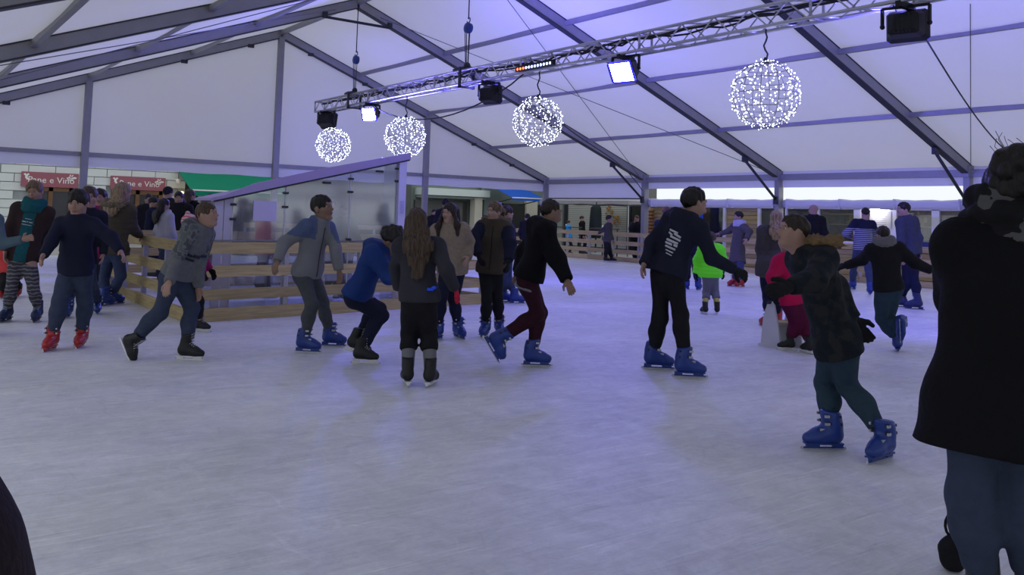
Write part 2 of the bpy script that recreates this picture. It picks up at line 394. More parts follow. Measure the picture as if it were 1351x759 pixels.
# ================================================================== glass booth
M_PLEX = glassmat('plexiglass', (.78, .82, .86), .84, .08, .15)
M_PLEXW = mat('frosted_sheet', (.52, .50, .62), .35, .08, 4, .03)
M_LILAC = mat('lilac_fascia', (.40, .33, .58), .45, .06, 3, .03)
BY = 10.66
booth = thing('glass_booth', 'plexiglass booth with a sloping lilac roof behind the plank fence', 'booth', (4.7, BY+.3, 0))
def by(x): return BY+(x-3.36)*.14
def bz(x): return 1.46+(x-3.40)*(2.13-1.46)/(6.2-3.40)
def plate(name, x0, x1, z0, m, zt=None, th=.012, off=0.0):
    V = []; 
    for dy in (-th/2, th/2):
        for (x, z) in ((x0, z0), (x1, z0), (x1, zt if zt else bz(x1)-.03), (x0, zt if zt else bz(x0)-.03)): V.append((x, by(x)+dy+off, z))
    return MB().add(V, [(0, 1, 2, 3), (7, 6, 5, 4), (0, 4, 5, 1), (1, 5, 6, 2), (2, 6, 7, 3), (3, 7, 4, 0)]).build(name, m, booth)
plate('glass_panel', 3.60, 4.29, .02, M_PLEX); plate('glass_panel', 4.31, 5.27, .02, M_PLEX); plate('glass_panel', 5.29, 6.06, .02, M_PLEX)
plate('end_panel', 3.36, 3.47, .02, M_PLEXW); plate('end_panel', 3.48, 3.58, .02, M_PLEXW)
plate('corner_post', 6.075, 6.205, .0, mat('white_post', (.62, .60, .78), .4, .05, 3, .02), None, .09)
# side and rear sheets of the booth
for (x, z) in ((3.37, 1.44), (6.19, 2.08)):
    mb_ = MB(); mb_.box((x, by(x)+.31, z/2), (.012, .58, z-.02)); mb_.build('glass_panel', M_PLEX, booth)
# sloping roof with fascia
for (nm, z0, z1, m) in (('fascia', -.02, .105, M_LILAC),):
    V = []
    for dy in (-.06, -.02):
        for (x, z) in ((3.30, bz(3.30)+z0), (6.26, bz(6.26)+z0), (6.26, bz(6.26)+z1*.75), (4.9, bz(4.9)+z1), (3.85, bz(3.85)+z1*.9), (3.30, bz(3.30)+z0+.012)): V.append((x, by(x)+dy, z))
    n = 6; MB().add(V, [tuple(range(n)), tuple(range(n, 2*n))[::-1]]+[(i, i+n, (i+1) % n+n, (i+1) % n) for i in range(n)]).build(nm, m, booth)
V = []
for z in (0, .03):
    for (x, dy) in ((3.3, -.02), (6.26, -.02), (6.26, .65), (3.3, .65)): V.append((x, by(x)+dy, bz(x)+z-.01))
MB().add(V, [(0, 3, 2, 1), (4, 5, 6, 7), (0, 1, 5, 4), (1, 2, 6, 5), (2, 3, 7, 6), (3, 0, 4, 7)]).build('roof_sheet', M_LILAC, booth)
xx = np.linspace(3.32, 6.24, 12); MB().tube([(x, by(x)-.062, bz(x)-.025) for x in xx], .011, 5).build('edge_trim', M_ALUD, booth)
for x in (3.59, 4.30, 5.28, 6.065):
    for dz in (.12, .30, .95):
        z = bz(x)-dz; MB().box((x, by(x)-.012, z), (.075, .03, .03)).build('clip', M_ALUD, booth)
for x in (4.9, 5.75): MB().box((x, by(x)-.012, bz(x)-.10), (.11, .03, .03)).build('clip', M_ALUD, booth)
for x in (3.59, 4.30, 5.28):
    mb_ = MB(); mb_.box((x, by(x), (bz(x)-.04)/2), (.014, .02, bz(x)-.05)); mb_.build('joint_strip', mat('pale_strip', (.6, .6, .66), .3), booth)
plate('bottom_rail', 3.36, 6.2, .93, M_ALU, .95, .02, -.01)
nt_ = MB(); x0, x1 = 3.86, 4.18
nt_.add([(x0, by(x0)-.012, 1.19), (x1, by(x1)-.012, 1.19), (x1, by(x1)-.012, 1.445), (x0, by(x0)-.012, 1.445), (x0, by(x0)-.009, 1.19), (x1, by(x1)-.009, 1.19), (x1, by(x1)-.009, 1.445), (x0, by(x0)-.009, 1.445)],
        [(0, 1, 2, 3), (7, 6, 5, 4), (0, 4, 5, 1), (1, 5, 6, 2), (2, 6, 7, 3), (3, 7, 4, 0)])
tag(nt_.build('paper_notice', mat('paper_lilac', (.60, .56, .80), .8, .04, 3, .05)), 'blank lilac paper sheet stuck on the booth glass', 'notice')
nt_ = MB(); nt_.box((6.14, by(6.14)-.052, 1.42), (.075, .004, .2)); n2 = nt_.build('paper_notice', mat('paper_lilac2', (.55, .52, .80), .8, .04, 3, .05))
tag(n2, 'small printed sheet on the lit corner post of the booth', 'notice')
for k in range(7): MB().box((6.14, by(6.14)-.055, 1.50-.025*k), (.05, .002, .006)).build('printed_line', mat('ink', (.2, .2, .4), .8, .1, 3, 0), n2)
# ================================================================== lighting truss
M_CHROME = mat('truss_aluminium', (.50, .50, .54), .3, .08, 8, .03, .8)
TR0, TR1, TZ0, TZ1, TX = 21.45, -.5, 3.93, 4.20, .135
tr = thing('lighting_truss', 'long aluminium lattice truss hung under the tent ridge', 'truss', (XR, 10, TZ0))
cor = [(-TX, TZ0), (TX, TZ0), (TX, TZ1), (-TX, TZ1)]
for (dx, z) in cor: MB().tube([(XR+dx, TR0, z), (XR+dx, TR1, z)], .025, 8).build('chord', M_CHROME, tr)
seg = .30; nseg = int((TR0-TR1)/seg)
def shared_brace(a, b, me_cache={}):
    a = np.asarray(a, float); b = np.asarray(b, float); d = tuple(np.round(b-a, 4))
    if d not in me_cache:
        me_cache[d] = MB().tube([(0, 0, 0), d], .011, 5).mesh('lattice_brace'); me_cache[d].materials.append(M_CHROME)
    return link('lattice_brace', me_cache[d], None, tr, a)
for k in range(nseg):
    ya, yb = TR0-k*seg, TR0-(k+1)*seg
    up = k % 2 == 0
    for dx in (-TX, TX): shared_brace((XR+dx, ya, TZ0 if up else TZ1), (XR+dx, yb, TZ1 if up else TZ0))
    shared_brace((XR+(-TX if up else TX), ya, TZ0), (XR+(TX if up else -TX), yb, TZ0))
    if yb > 3: shared_brace((XR+(TX if up else -TX), ya, TZ1), (XR+(-TX if up else TX), yb, TZ1))
for y in (TR0, 18.4, 15.4, 12.4, 9.4, 6.4):
    mb_ = MB()
    for i in range(4):
        (xa, za), (xb, zb) = cor[i], cor[(i+1) % 4]; mb_.tube([(XR+xa, y, za), (XR+xb, y, zb)], .02, 6)
    mb_.build('end_frame', M_CHROME, tr)
# dark cable loom lying in the truss
rng = random.Random(3)
for j in range(3):
    pts = []; y = TR0-.3
    while y > TR1+.5:
        pts.append((XR+rng.uniform(-.09, .09), y, TZ1-.03-rng.uniform(0, .09))); y -= .33
    tag(MB().tube(pts, .016, 5).build('power_cable', M_CABLE), 'black power cable lying inside the lattice truss', 'cable', 'cables in the truss')

def hoist(y, which):
    root = thing('chain_hoist', which, 'hoist', (XR, y, TZ1))
    zt = roofz(XR)-.1; zh = 5.08
    MB().tube([(XR, y, zt), (XR, y, zh+.18)], .012, 6).build('sling', M_CABLE, root)
    mb_ = MB(); pts = [(XR+.035*math.cos(a), y-.035*math.sin(a)*.6, zh+.16+.05*math.sin(a)) for a in np.linspace(-2.6, 2.4, 10)]; mb_.tube(pts, .012, 6); mb_.build('hook', M_ALUD, root)
    mb_ = MB(); mb_.tube([(XR-.05, y, zh), (XR+.05, y, zh)], [.10, .10], 16); mb_.sphere((XR, y, zh), (.075, .11, .11), 12, 8); mb_.build('hoist_body', mat('hoist_blue', (.03, .06, .22), .4, .1, 8, .03), root)
    for dx, dy in ((-.05, .04), (.05, .04), (.0, -.06), (.02, .09)):
        MB().tube([(XR+dx, y+dy, zh-.06), (XR+dx*.5, y+dy*.5, TZ1+.12)], .009, 5).build('load_chain', M_CABLE, root)
    mb_ = MB(); mb_.sphere((XR, y, TZ1+.12), (.06, .09, .07), 10, 6); mb_.box((XR, y, TZ1+.045), (.34, .30, .05)); mb_.box((XR, y+.22, TZ1+.05), (.2, .3, .06)); mb_.build('bottom_block', M_ALUD, root)
    mb_ = MB()
    for dx in (-.165, .165): mb_.box((XR+dx, y, (TZ0+TZ1)/2), (.03, .07, .42))
    mb_.box((XR, y, TZ0-.05), (.36, .07, .03)); mb_.build('truss_clamp', M_ALUD, root)
hoist(19.40, 'chain hoist at the far end of the truss, hung from the roof peak')
hoist(14.38, 'chain hoist carrying the truss nearer, beside a dark floodlight')

# ================================================================== floodlights
M_BLK = mat('black_housing', (.012, .012, .016), .5, .2, 12, .05)
BLUE = (.15, .13, 1.0)
def flood(y, z, yawdeg, tilt, label, s=1.0, strength=0.0, lit_col=BLUE):
    """housing hung on a yoke; glass faces the direction given by yaw (about Z, 0 = +X) and tilt below the horizontal"""
    c = np.array([XR, y, z]); root = thing('floodlight', label, 'floodlight', tuple(c), 'floodlights on the truss')
    a = math.radians(yawdeg); t = math.radians(tilt)
    fwd = np.array([math.cos(a)*math.cos(t), math.sin(a)*math.cos(t), -math.sin(t)]); sd = np.array([-math.sin(a), math.cos(a), 0]); up = np.cross(fwd, sd)
    R = np.array([fwd, sd, up])
    def T(x, yy, zz): return c+s*(x*fwd+yy*sd+zz*up)
    # tapered housing: rear small, front flared
    secs = [(-.15, .10, .07), (-.11, .17, .12), (.02, .20, .15), (.09, .235, .185), (.12, .235, .185)]
    V = []; Fc = []
    for (x, w, h) in secs:
        cw, ch = w*.8, h*.8
        for (p, q) in ((-w, -ch), (-cw, -h), (cw, -h), (w, -ch), (w, ch), (cw, h), (-cw, h), (-w, ch)): V.append(T(x, p, q))
    for i in range(len(secs)-1):
        for k in range(8): Fc.append((i*8+k, i*8+(k+1) % 8, (i+1)*8+(k+1) % 8, (i+1)*8+k))
    Fc += [tuple(range(8))[::-1]]
    MB().add(V, Fc).build('housing', M_BLK, root)
    g = MB(); g.box(T(.112, 0, 0), (.01*s, .40*s, .30*s), R)
    g.build('lamp_glass', emat('flood_glow_%g' % strength, lit_col, strength), root)
    rim = MB()
    for (yy, zz, w, h) in ((0, .163, .43, .026), (0, -.163, .43, .026), (-.203, 0, .026, .33), (.203, 0, .026, .33)): rim.box(T(.113, yy, zz), (.012*s, w*s, h*s), R)
    rim.build('glow_rim', emat('rim_glow', (.03, .03, 1.0), 1.6), root)  # rim made to glow, imitating blue light spilling round the lamp glass
    for k in range(5): MB().box(T(-.13, -.08+.04*k, 0), (.05*s, .012*s, .2*s), R).build('cooling_fin', M_BLK, root)
    mb_ = MB()
    top = np.array([XR, y, TZ0-.03])
    for e in (-1, 1):
        p0 = T(0, e*.255, 0); p1 = p0.copy(); p1[2] = z+.21*s; mb_.beam(p0, p1, .025*s, .04*s, (1, 0, 0)); mb_.sphere(p0, .03*s, 8, 6)
    p0 = T(0, -.255, 0); p1 = T(0, .255, 0); p0[2] = p1[2] = z+.21*s; mb_.beam(p0, p1, .04*s, .025*s)
    mb_.build('yoke', M_BLK, root)
    mb_ = MB(); mb_.tube([(XR, y, z+.2*s), top+np.array([0, 0, .02])], .022, 8); mb_.box(top+np.array([0, 0, -.01]), (.34, .06, .07)); mb_.build('truss_hook', M_BLK, root)
    cb = MB(); q0 = T(-.14, .05, .05); cb.tube([q0, q0+np.array([.1*s, .1, -.06]), (XR+.12, y+.18, TZ0-.05), (XR+.1, y+.22, TZ0+.05)], .009, 5); cb.build('power_lead', M_CABLE, root)
    return root
FS = 820.0
flood(21.02, 3.70, 20, 8, 'black floodlight hung at the far tip of the truss', 1.15, FS*.2)
flood(18.45, 3.67, 205, 18, 'small floodlight glowing blue beside the far chain hoist', .92, FS*1.0)
flood(13.58, 3.66, 15, -4, 'dark tilted floodlight near the middle of the truss', 1.0, FS)
flood(9.83, 3.70, 190, 30, 'large floodlight glowing bright blue between the two nearer light balls', 1.0, FS*.26)
flood(5.24, 3.67, 15, -2, 'big black floodlight at the top right, nearest on the truss', 1.0, FS)

bar = thing('led_bar', 'LED strip bar with red and blue lamps on the truss', 'light bar', (XR-.2, 11.9, 3.99))
MB().box((XR-.20, 11.9, 3.985), (.07, 1.06, .09)).build('housing', M_BLK, bar)
for k in range(12):
    y = 12.36-k*.084; red = k < 3
    mb_ = MB(); mb_.sphere((XR-.237, y, 3.975), (.012, .024, .024), 8, 6)
    mb_.build('led', emat('led_red', (1.0, .10, .03), 7) if red else emat('led_blue', (.35, .45, 1.0), 7), bar)
for y in (12.2, 11.6): MB().box((XR-.17, y, 4.03), (.09, .04, .06)).build('bracket', M_BLK, bar)

# ================================================================== LED balls
M_LED = emat('ball_led', (.82, .88, 1.0), 7.0)
M_BALLW = mat('ball_wire', (.30, .30, .34), .5, .1, 10, 0, .5)
def ball(y, z, r, label, seed, hang):
    rg = random.Random(seed); c = np.array([XR, y, z]); root = thing('light_ball', label, 'light ball', tuple(c), 'LED balls hung under the truss')
    for k in range(6):
        a = math.pi*k/6; pts = [c+r*.97*np.array([math.cos(a)*math.cos(t), math.sin(a)*math.cos(t), math.sin(t)]) for t in np.linspace(0, 2*math.pi, 33)]
        MB().tube(pts, .006, 5, False).build('frame_ring', M_BALLW, root)
    for la in (-50, -25, 0, 25, 50):
        l = math.radians(la); pts = [c+r*.97*np.array([math.cos(l)*math.cos(t), math.cos(l)*math.sin(t), math.sin(l)]) for t in np.linspace(0, 2*math.pi, 33)]
        MB().tube(pts, .006, 5, False).build('frame_ring', M_BALLW, root)
    mb_ = MB(); N_ = 380
    for i in range(N_):
        zz = 1-2*(i+.5)/N_; ph = i*2.39996+rg.uniform(-.25, .25); q = math.sqrt(1-zz*zz); rr = r*rg.uniform(.93, 1.03)
        p = c+rr*np.array([q*math.cos(ph), q*math.sin(ph), zz+rg.uniform(-.02, .02)]); mb_.sphere(p, rg.choice((.006, .008, .0105)), 5, 4)
    tag(mb_.build('led_bulbs', M_LED, root), None, None, None, 'stuff')
    pts = [(XR+.02*math.sin(k*1.1), y+.02*math.cos(k*1.7), z+r*.95+(TZ0-.0-z-r*.95)*k/8) for k in range(9)]
    pts[0] = (XR, y, z+r*.95); MB().tube(pts, .012, 6).build('hanging_cord', M_CABLE, root)
    mb_ = MB(); mb_.tube([(XR, y, z+r*.92), (XR, y, z+r*1.1)], [.05, .02], 8); mb_.build('cap', M_BLK, root)
ball(20.5, 3.02, .44, 'farthest LED ball, under the tip of the truss', 1, .3)
ball(16.78, 3.02, .45, 'LED ball hung just above the high end of the booth roof', 2, .3)
ball(12.03, 3.03, .44, 'LED ball under the LED bar near the middle of the truss', 3, .3)
ball(7.17, 3.05, .45, 'nearest and largest LED ball with wire rings showing', 4, .4)
cb = MB(); pts = [(XR, 18.4, 3.88)]
for k in range(1, 16):
    t = k/15; pts.append((XR+.02, 18.4+(12.5-18.4)*t, 3.85-.55*math.sin(math.pi*t)**.8+.1*t))
tag(cb.tube(pts, .014, 6).build('festoon_cable', M_CABLE), 'black cable sagging below the truss between two LED balls', 'cable')
cb = MB(); P0 = np.array([XR, 12.0, 3.35]); P1 = np.array([19.35, 19.4, 2.1]); pts = []
for k in range(17):
    t = k/16; p = P0*(1-t)+P1*t; p[2] += -.10*math.sin(math.pi*t)+.55*math.sin(math.pi*t*.9)*(t**.8); pts.append(p)
tag(cb.tube(pts, .013, 6).build('feed_cable', M_CABLE), 'black cable running from an LED ball down to the far eave column', 'cable')
cb = MB(); P0 = np.array([XR+.1, 5.2, 3.75]); P1 = np.array([19.3, 8.2, 2.75]); pts = [P0*(1-t)+P1*t-np.array([0, 0, .25*math.sin(math.pi*t)]) for t in np.linspace(0, 1, 15)]
tag(cb.tube(pts, .012, 6).build('feed_cable', M_CABLE), 'black cable running off to the right from the nearest floodlight', 'cable')

# ================================================================== skate-hire hut beyond the right fence
M_SIGNW0 = mat('batten_white', (.7, .7, .7), .6, .04, 4, 0)
HX, HY0, HY1 = 22.0, 8.6, 21.6
hut = thing('hire_hut', 'timber skate-hire hut with white framed windows behind the far fence', 'hut', (HX+1.5, 15, 0))
M_WF = mat('white_window_frame', (.50, .49, .66), .45, .06, 4, .03)
M_DARKIN = mat('hut_interior', (.10, .085, .07), .8, .3, 3, .1)
mb_ = MB(); mb_.box((HX+3.0, (HY0+HY1)/2, .95), (.06, HY1-HY0, 2.0)); mb_.build('rear_wall', M_DARKIN, hut)
for y in (HY0, HY1): MB().box((HX+1.5, y, .95), (3.0, .06, 2.0)).build('side_wall', M_HUTWOOD, hut)
MB().box((HX+1.45, (HY0+HY1)/2, 2.0), (3.2, HY1-HY0+.2, .06)).build('roof', mat('hut_roof', (.3, .29, .3), .7), hut)
MB().box((HX+1.5, (HY0+HY1)/2, -.04), (3.0, HY1-HY0, .05)).build('floor_deck', M_HUTWOOD, hut)
MB().box((HX-.03, (HY0+HY1)/2, 1.88), (.08, HY1-HY0, .12)).build('head_rail', M_WF, hut)
win = [(11.50, 12.55), (12.65, 13.6), (13.7, 14.9), (15.0, 16.0), (10.3, 11.4)]
def boards(y0, y1, z0, z1):
    n = max(1, int(round((z1-z0)/.135))); h = (z1-z0)/n
    for k in range(n):
        c_ = (HX+random.uniform(-.004, .004), (y0+y1)/2, z0+h*(k+.5)); MB().box(c_, (.03, y1-y0-.01, h-.012)).build('board', M_HUTWOOD, hut, c_)
boards(10.25, 16.05, .0, .84)
boards(8.6, 10.25, 0, 1.85); boards(16.05, 17.0, 0, .84); boards(16.95, 18.3, 0, 1.85); boards(19.6, 21.6, 0, 1.85); boards(18.3, 19.6, 0, .5)
MB().box((HX-.05, 13.15, .85), (.2, 5.9, .04)).build('window_sill', M_WF, hut)
M_WINGLASS = glassmat('window_glass', (.85, .87, .88), .92, .04, .02)
for (y0, y1) in win+[(18.3, 19.6), (16.05, 16.95)]:
    z0 = .87 if y1 < 16.1 else (.5 if y0 > 18 else .87)
    fm = MB(); 
    for y in (y0, y1): fm.box((HX-.03, y, (z0+1.85)/2), (.08, .10, 1.85-z0))
    fm.box((HX-.03, (y0+y1)/2, z0+.03), (.07, y1-y0, .06)); w_ = fm.build('window', M_WF, hut)
    MB().box((HX-.01, (y0+y1)/2, (z0+1.85)/2), (.008, y1-y0-.1, 1.85-z0-.05)).build('pane', M_WINGLASS, w_)
# shelves with boxed skates inside the hut
cols = [(.16, .10, .06), (.10, .10, .13), (.22, .17, .10), (.05, .07, .18), (.2, .19, .18), (.07, .05, .05)]
sh = thing('skate_shelves', 'dark shelving with rows of hire skates inside the hut', 'shelves', (HX+2.6, 13, 0))
for z in (.35, .70, 1.05, 1.40, 1.72): MB().box((HX+2.55, 13.2, z), (.45, 6.4, .03)).build('shelf', M_HUTWOOD, sh)
for y in (10.0, 11.6, 13.2, 14.8, 16.4): MB().box((HX+2.55, y, .95), (.45, .04, 1.75)).build('upright', M_HUTWOOD, sh)
bm_ = None
kk = 0
for z in (.70, 1.05, 1.40):
    y = 10.2
    while y < 16.2:
        kk += 1; cc = cols[rng.randrange(6)]
        mbx = MB(); hh_ = rng.uniform(.14, .24); o3 = (HX+2.45, y, z+.015)
        # a boot: foot, shaft and runner
        mbx.box((HX+2.42, y, z+.075), (.26, .085, .07)); mbx.box((HX+2.50, y, z+.075+hh_/2), (.12, .085, hh_)); mbx.box((HX+2.43, y, z+.028), (.27, .012, .026))
        tag(mbx.build('hire_skate', mat('boot_%d' % cols.index(cc), cc, .5, .2, 9, .05), None, o3), 'dark hire skate standing in a row on the hut shelves', 'skate', 'hire skates on the hut shelves')
        y += rng.uniform(.24, .36)
tl = thing('added_tube_light', 'unseen tube added under the hut ceiling to light the shelves', 'lamp', (HX+1.6, 13, 1.9))  # unseen tube, added to light the hut interior
MB().tube([(HX+1.6, 11.0, 1.90), (HX+1.6, 15.6, 1.90)], .02, 8).build('tube', emat('tube_warm', (1.0, .86, .62), 9), tl); MB().box((HX+1.6, 13.3, 1.945), (.08, 4.8, .05)).build('batten', M_SIGNW0, tl)
M_LAMPW = emat('hut_lamp', (1.0, .95, .82), 45)
lp = thing('work_lamp', 'bright white work lamp in the hut window', 'lamp', (HX+.5, 13.05, 1.82))
mb_ = MB(); mb_.sphere((HX-.25, 13.0, 1.80), (.06, .13, .085), 12, 8); mb_.build('bulb', M_LAMPW, lp)
mb_ = MB(); mb_.tube([(HX-.05, 13.0, 1.93), (HX-.25, 13.0, 1.93), (HX-.25, 13.0, 1.86)], [.02, .02, .05], 10); mb_.build('lamp_holder', M_BLK, lp)
mb_ = MB(); mb_.box((HX-.085, 12.95, 1.56), (.004, .62, .44)); n3 = mb_.build('price_list', mat('paper_grey', (.42, .42, .52), .8, .05, 5, .02))
tag(n3, 'pale printed sheet in the hut window below the bright lamp', 'notice')
for k in range(6): MB().box((HX-.089, 12.95, 1.70-.055*k), (.002, rng.uniform(.3, .5), .012)).build('printed_line', mat('ink2', (.22, .22, .34), .8, .1, 3, 0), n3)
tag(MB().box((HX-.09, 11.2, .93), (.06, 1.9, .14)).build('blue_counter_band', mat('blue_board', (.02, .03, .20), .5, .1, 5, .03)), 'dark blue board under the right-hand hut window', 'board')
def banner(y, x, w, z0, z1, col, label):
    root = thing('banner', label, 'banner', (x, y, 0)); mb_ = MB(); N_ = 8; V = []; Fc = []
    for k in range(N_+1):
        for z in (z0, z1): V.append((x+.01*math.sin(k*1.5), y-w/2+w*k/N_, z))
    for k in range(N_): Fc.append((2*k, 2*k+1, 2*k+3, 2*k+2))
    n = len(V); V += [(p[0]+.012, p[1], p[2]) for p in V]; Fc += [tuple(i+n for i in f)[::-1] for f in Fc]
    mb_.add(V, Fc, True).build('cloth', mat('banner_'+label[:6], col, .7, .1, 5, .05), root)
    MB().tube([(x+.006, y-w/2-.02, z1), (x+.006, y+w/2+.02, z1)], .012, 6).build('rod', M_ALUD, root)
    MB().tube([(x+.03, y+w/2, 0), (x+.03, y+w/2, z1+.05)], .015, 6).build('pole', M_ALUD, root)
banner(19.05, 21.6, .34, .55, 1.82, (.01, .06, .60), 'bright blue upright banner beside the tall skater')
# orange brick-like pillar at the hut end
pil = thing('timber_stack', 'orange-brown stack of split logs beside the hut end', 'log stack', (HX-.4, 21.4, 0))
for k in range(15):
    for j in range(2): MB().tube([(HX-.55, 21.34+.12*j, .07+.115*k), (HX-.15, 21.34+.12*j, .07+.115*k)], .056, 8).build('log', mat('log_orange', (.26, .13, .06), .8, .3, 12, .2), pil)

# ================================================================== street beyond the gable
FY = 34.0
M_STONE = mat('pale_stone', (.66, .70, .68), .8, .12, 2.5, .2)
M_STONE2 = mat('grey_stone', (.36, .39, .39), .8, .2, 2.5, .2)
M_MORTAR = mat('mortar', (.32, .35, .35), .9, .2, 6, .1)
b1 = thing('shop_building', 'pale stone shop building with two red signs', 'building', (3, FY, 0))
mb_ = MB(); mb_.box((-1.5, FY+.5, 4), (22.2, .6, 8.2)); mb_.build('wall', M_MORTAR, b1)
stones = {}
def stone(x0, x1, z, h, m):
    key = (round(x1-x0, 3), h, m.name)
    if key not in stones:
        me = MB().box((0, 0, 0), (x1-x0-.025, .08, h-.025)).mesh('stone_block'); me.materials.append(m); stones[key] = me
    link('stone_block', stones[key], None, b1, ((x0+x1)/2, FY+.18, z+h/2))
open_ = [(4.3, 5.7, 0, 1.87), (7.0, 8.75, 0, 1.89)]
for r in range(11):
    z = -.1+r*.30; x = 2.6-(.42 if r % 2 else 0)
    while x < 9.5:
        w = .84; x1 = min(x+w, 9.6)
        if not any(x1 > a+.02 and x < b_-.02 and z+.15 < d for (a, b_, c_, d) in open_):
            grey = x1 < 3.75 or (8.9 < x < 9.7)
            stone(x, x1, z, .30, M_STONE2 if grey else M_STONE)
        x = x1
M_BROWN = mat('door_timber', (.16, .085, .045), .6, .25, 6, .1)
M_DKG = mat('dark_shop_glass', (.03, .03, .03), .15, .2, 3, 0, 0, .6)
for (x0, x1) in ((4.3, 5.7), (7.0, 8.75)):
    d = MB()
    for x in (x0+.05, (x0+x1)/2, x1-.05): d.box((x, FY+.12, .9), (.14, .12, 1.95))
    d.box(((x0+x1)/2, FY+.12, 1.80), (x1-x0, .12, .16)); dd = d.build('door_frame', M_BROWN, b1)
    for (p, q) in ((x0+.12, (x0+x1)/2-.07), ((x0+x1)/2+.07, x1-.12)): MB().box(((p+q)/2, FY+.17, .85), (q-p, .02, 1.75)).build('door_glass', M_DKG, b1)
M_RED = mat('sign_red', (.32, .11, .14), .6, .08, 4, .03)
M_SIGNW = mat('sign_white', (.82, .80, .78), .7, .04, 4, 0)
def text_part(txt, size, m, parent, origin, right=(1, 0, 0), up=(0, 0, 1), name='lettering', ext=.004, align='CENTER'):
    cu = bpy.data.curves.new('txt', 'FONT'); cu.body = txt; cu.size = size; cu.extrude = ext; cu.align_x = align; cu.align_y = 'CENTER'; cu.resolution_u = 2
    to = bpy.data.objects.new('txt', cu); COL.objects.link(to)
    dg = bpy.context.evaluated_depsgraph_get(); me = bpy.data.meshes.new_from_object(to.evaluated_get(dg)); bpy.data.objects.remove(to)
    r_ = np.asarray(right, float); u_ = np.asarray(up, float); n_ = np.cross(r_, u_)
    co = np.empty(len(me.vertices)*3); me.vertices.foreach_get('co', co); co = co.reshape(-1, 3)
    me.vertices.foreach_set('co', (co[:, :1]*r_+co[:, 1:2]*u_+co[:, 2:3]*n_).ravel()); me.update(); me.materials.clear(); me.materials.append(m)
    # one object per letter
    n_ = len(me.vertices); par = list(range(n_))
    def find(a):
        while par[a] != a: par[a] = par[par[a]]; a = par[a]
        return a
    for e_ in me.edges: par[find(e_.vertices[0])] = find(e_.vertices[1])
    comp = {}
    for i_ in range(n_): comp.setdefault(find(i_), []).append(i_)
    xs_ = co[:, 0]; cl = sorted([[min(xs_[c_]), max(xs_[c_]), list(c_)] for c_ in comp.values()], key=lambda q: q[0]); out = []
    for q in cl:
        if out and q[0] < out[-1][1]-.3*(q[1]-q[0]) and q[1] < out[-1][1]+.02: out[-1][1] = max(out[-1][1], q[1]); out[-1][2] += q[2]
        else: out.append(q)
    nv = np.empty(n_*3); me.vertices.foreach_get('co', nv); nv = nv.reshape(-1, 3)
    for q in out:
        ids = {v_: k_ for k_, v_ in enumerate(q[2])}
        fs = [tuple(ids[v_] for v_ in p_.vertices) for p_ in me.polygons if p_.vertices[0] in ids]
        m2 = bpy.data.meshes.new('letter'); m2.from_pydata([tuple(nv[v_]) for v_ in q[2]], [], fs); m2.materials.append(m); link('letter', m2, None, parent, origin)
def shop_sign(x0, x1, z0, z1, label):
    y = FY+.02; root = thing('shop_sign', label, 'sign', ((x0+x1)/2, y, z0))
    MB().box(((x0+x1)/2, y+.05, (z0+z1)/2), (x1-x0, .1, z1-z0)).build('board', M_RED, root)
    w = x1-x0; zc = (z0+z1)/2-.02
    text_part('Pane e Vino', (z1-z0)*.60, M_SIGNW, root, (x0+w*.52, y-.006, zc))
    # vine cluster on the right, sprig on the left
    mb_ = MB(); rg = random.Random(5)
    for k in range(22):
        a = rg.uniform(0, 6.28); q = rg.uniform(0, 1)**.5; mb_.sphere((x1-.24+.16*q*math.cos(a), y-.004, z1-.15+.09*q*math.sin(a)), (.026, .008, .022), 7, 5)
    mb_.build('grape_emblem', M_SIGNW, root)
    mb_ = MB()
    for (dx, dz, s) in ((.0, .0, .05), (.05, .045, .04), (-.05, .045, .04), (.0, -.06, .045), (.03, -.11, .04)): mb_.sphere((x0+.15+dx, y-.004, z1-.14+dz), (s, .008, s*.8), 8, 6)
    mb_.build('sprig_emblem', M_SIGNW, root)
shop_sign(4.06, 5.85, 1.86, 2.37, 'left red shop sign behind the skater with the teal scarf')
shop_sign(6.92, 8.83, 1.88, 2.37, 'red shop sign right of the tent post, above the fur-hooded jacket')

def awning(x0, x1, y0, z0, y1, z1, col, label, drop=.18):
    root = thing('awning', label, 'awning', ((x0+x1)/2, y1, z1)); m = mat('awn_'+label[:8], col, .75, .10, 3, .1)
    V = []; Fc = []; N_ = 10
    for k in range(N_+1):
        x = x0+(x1-x0)*k/N_
        for (y, z) in ((y0, z0), (y1, z1)):
            V.append((x, y, z)); 
    for k in range(N_): Fc.append((2*k, 2*k+1, 2*k+3, 2*k+2))
    n = len(V); V2 = [(p[0], p[1], p[2]-.015) for p in V]; Fc2 = [tuple(i+n for i in f)[::-1] for f in Fc]
    MB().add(V+V2, Fc+Fc2).build('canopy', m, root)
    MB().box(((x0+x1)/2, y0, z0-drop/2-.02), (x1-x0, .015, drop)).build('valance', m, root)
    MB().box(((x0+x1)/2, y1+.16, z1), (x1-x0, .4, .14)).build('cassette', M_SIGNW, root)
    MB().tube([(x0, y0, z0), (x1, y0, z0)], .03, 6).build('front_bar', M_SIGNW, root)
    for x in (x0+.1, x1-.1): MB().tube([(x, y0, z0-.02), (x, y1, z0-.3)], .025, 6).build('arm', M_ALUD, root)
awning(9.2, 12.9, 32.0, 1.93, 34.0, 2.75, (.0, .20, .115), 'green shop awning beside the pale stone building')
awning(23.3, 25.2, 31.6, 2.18, 33.4, 2.75, (.01, .10, .55), 'blue shop awning at the right end of the gable opening', .1)
b2 = thing('dark_building', 'dark shop front beneath the green awning', 'building', (14, FY, 0))
MB().box((14.6, FY+.6, 4), (10, .6, 8.2)).build('wall', mat('dark_render', (.10, .105, .10), .85, .25, 2, .2), b2)
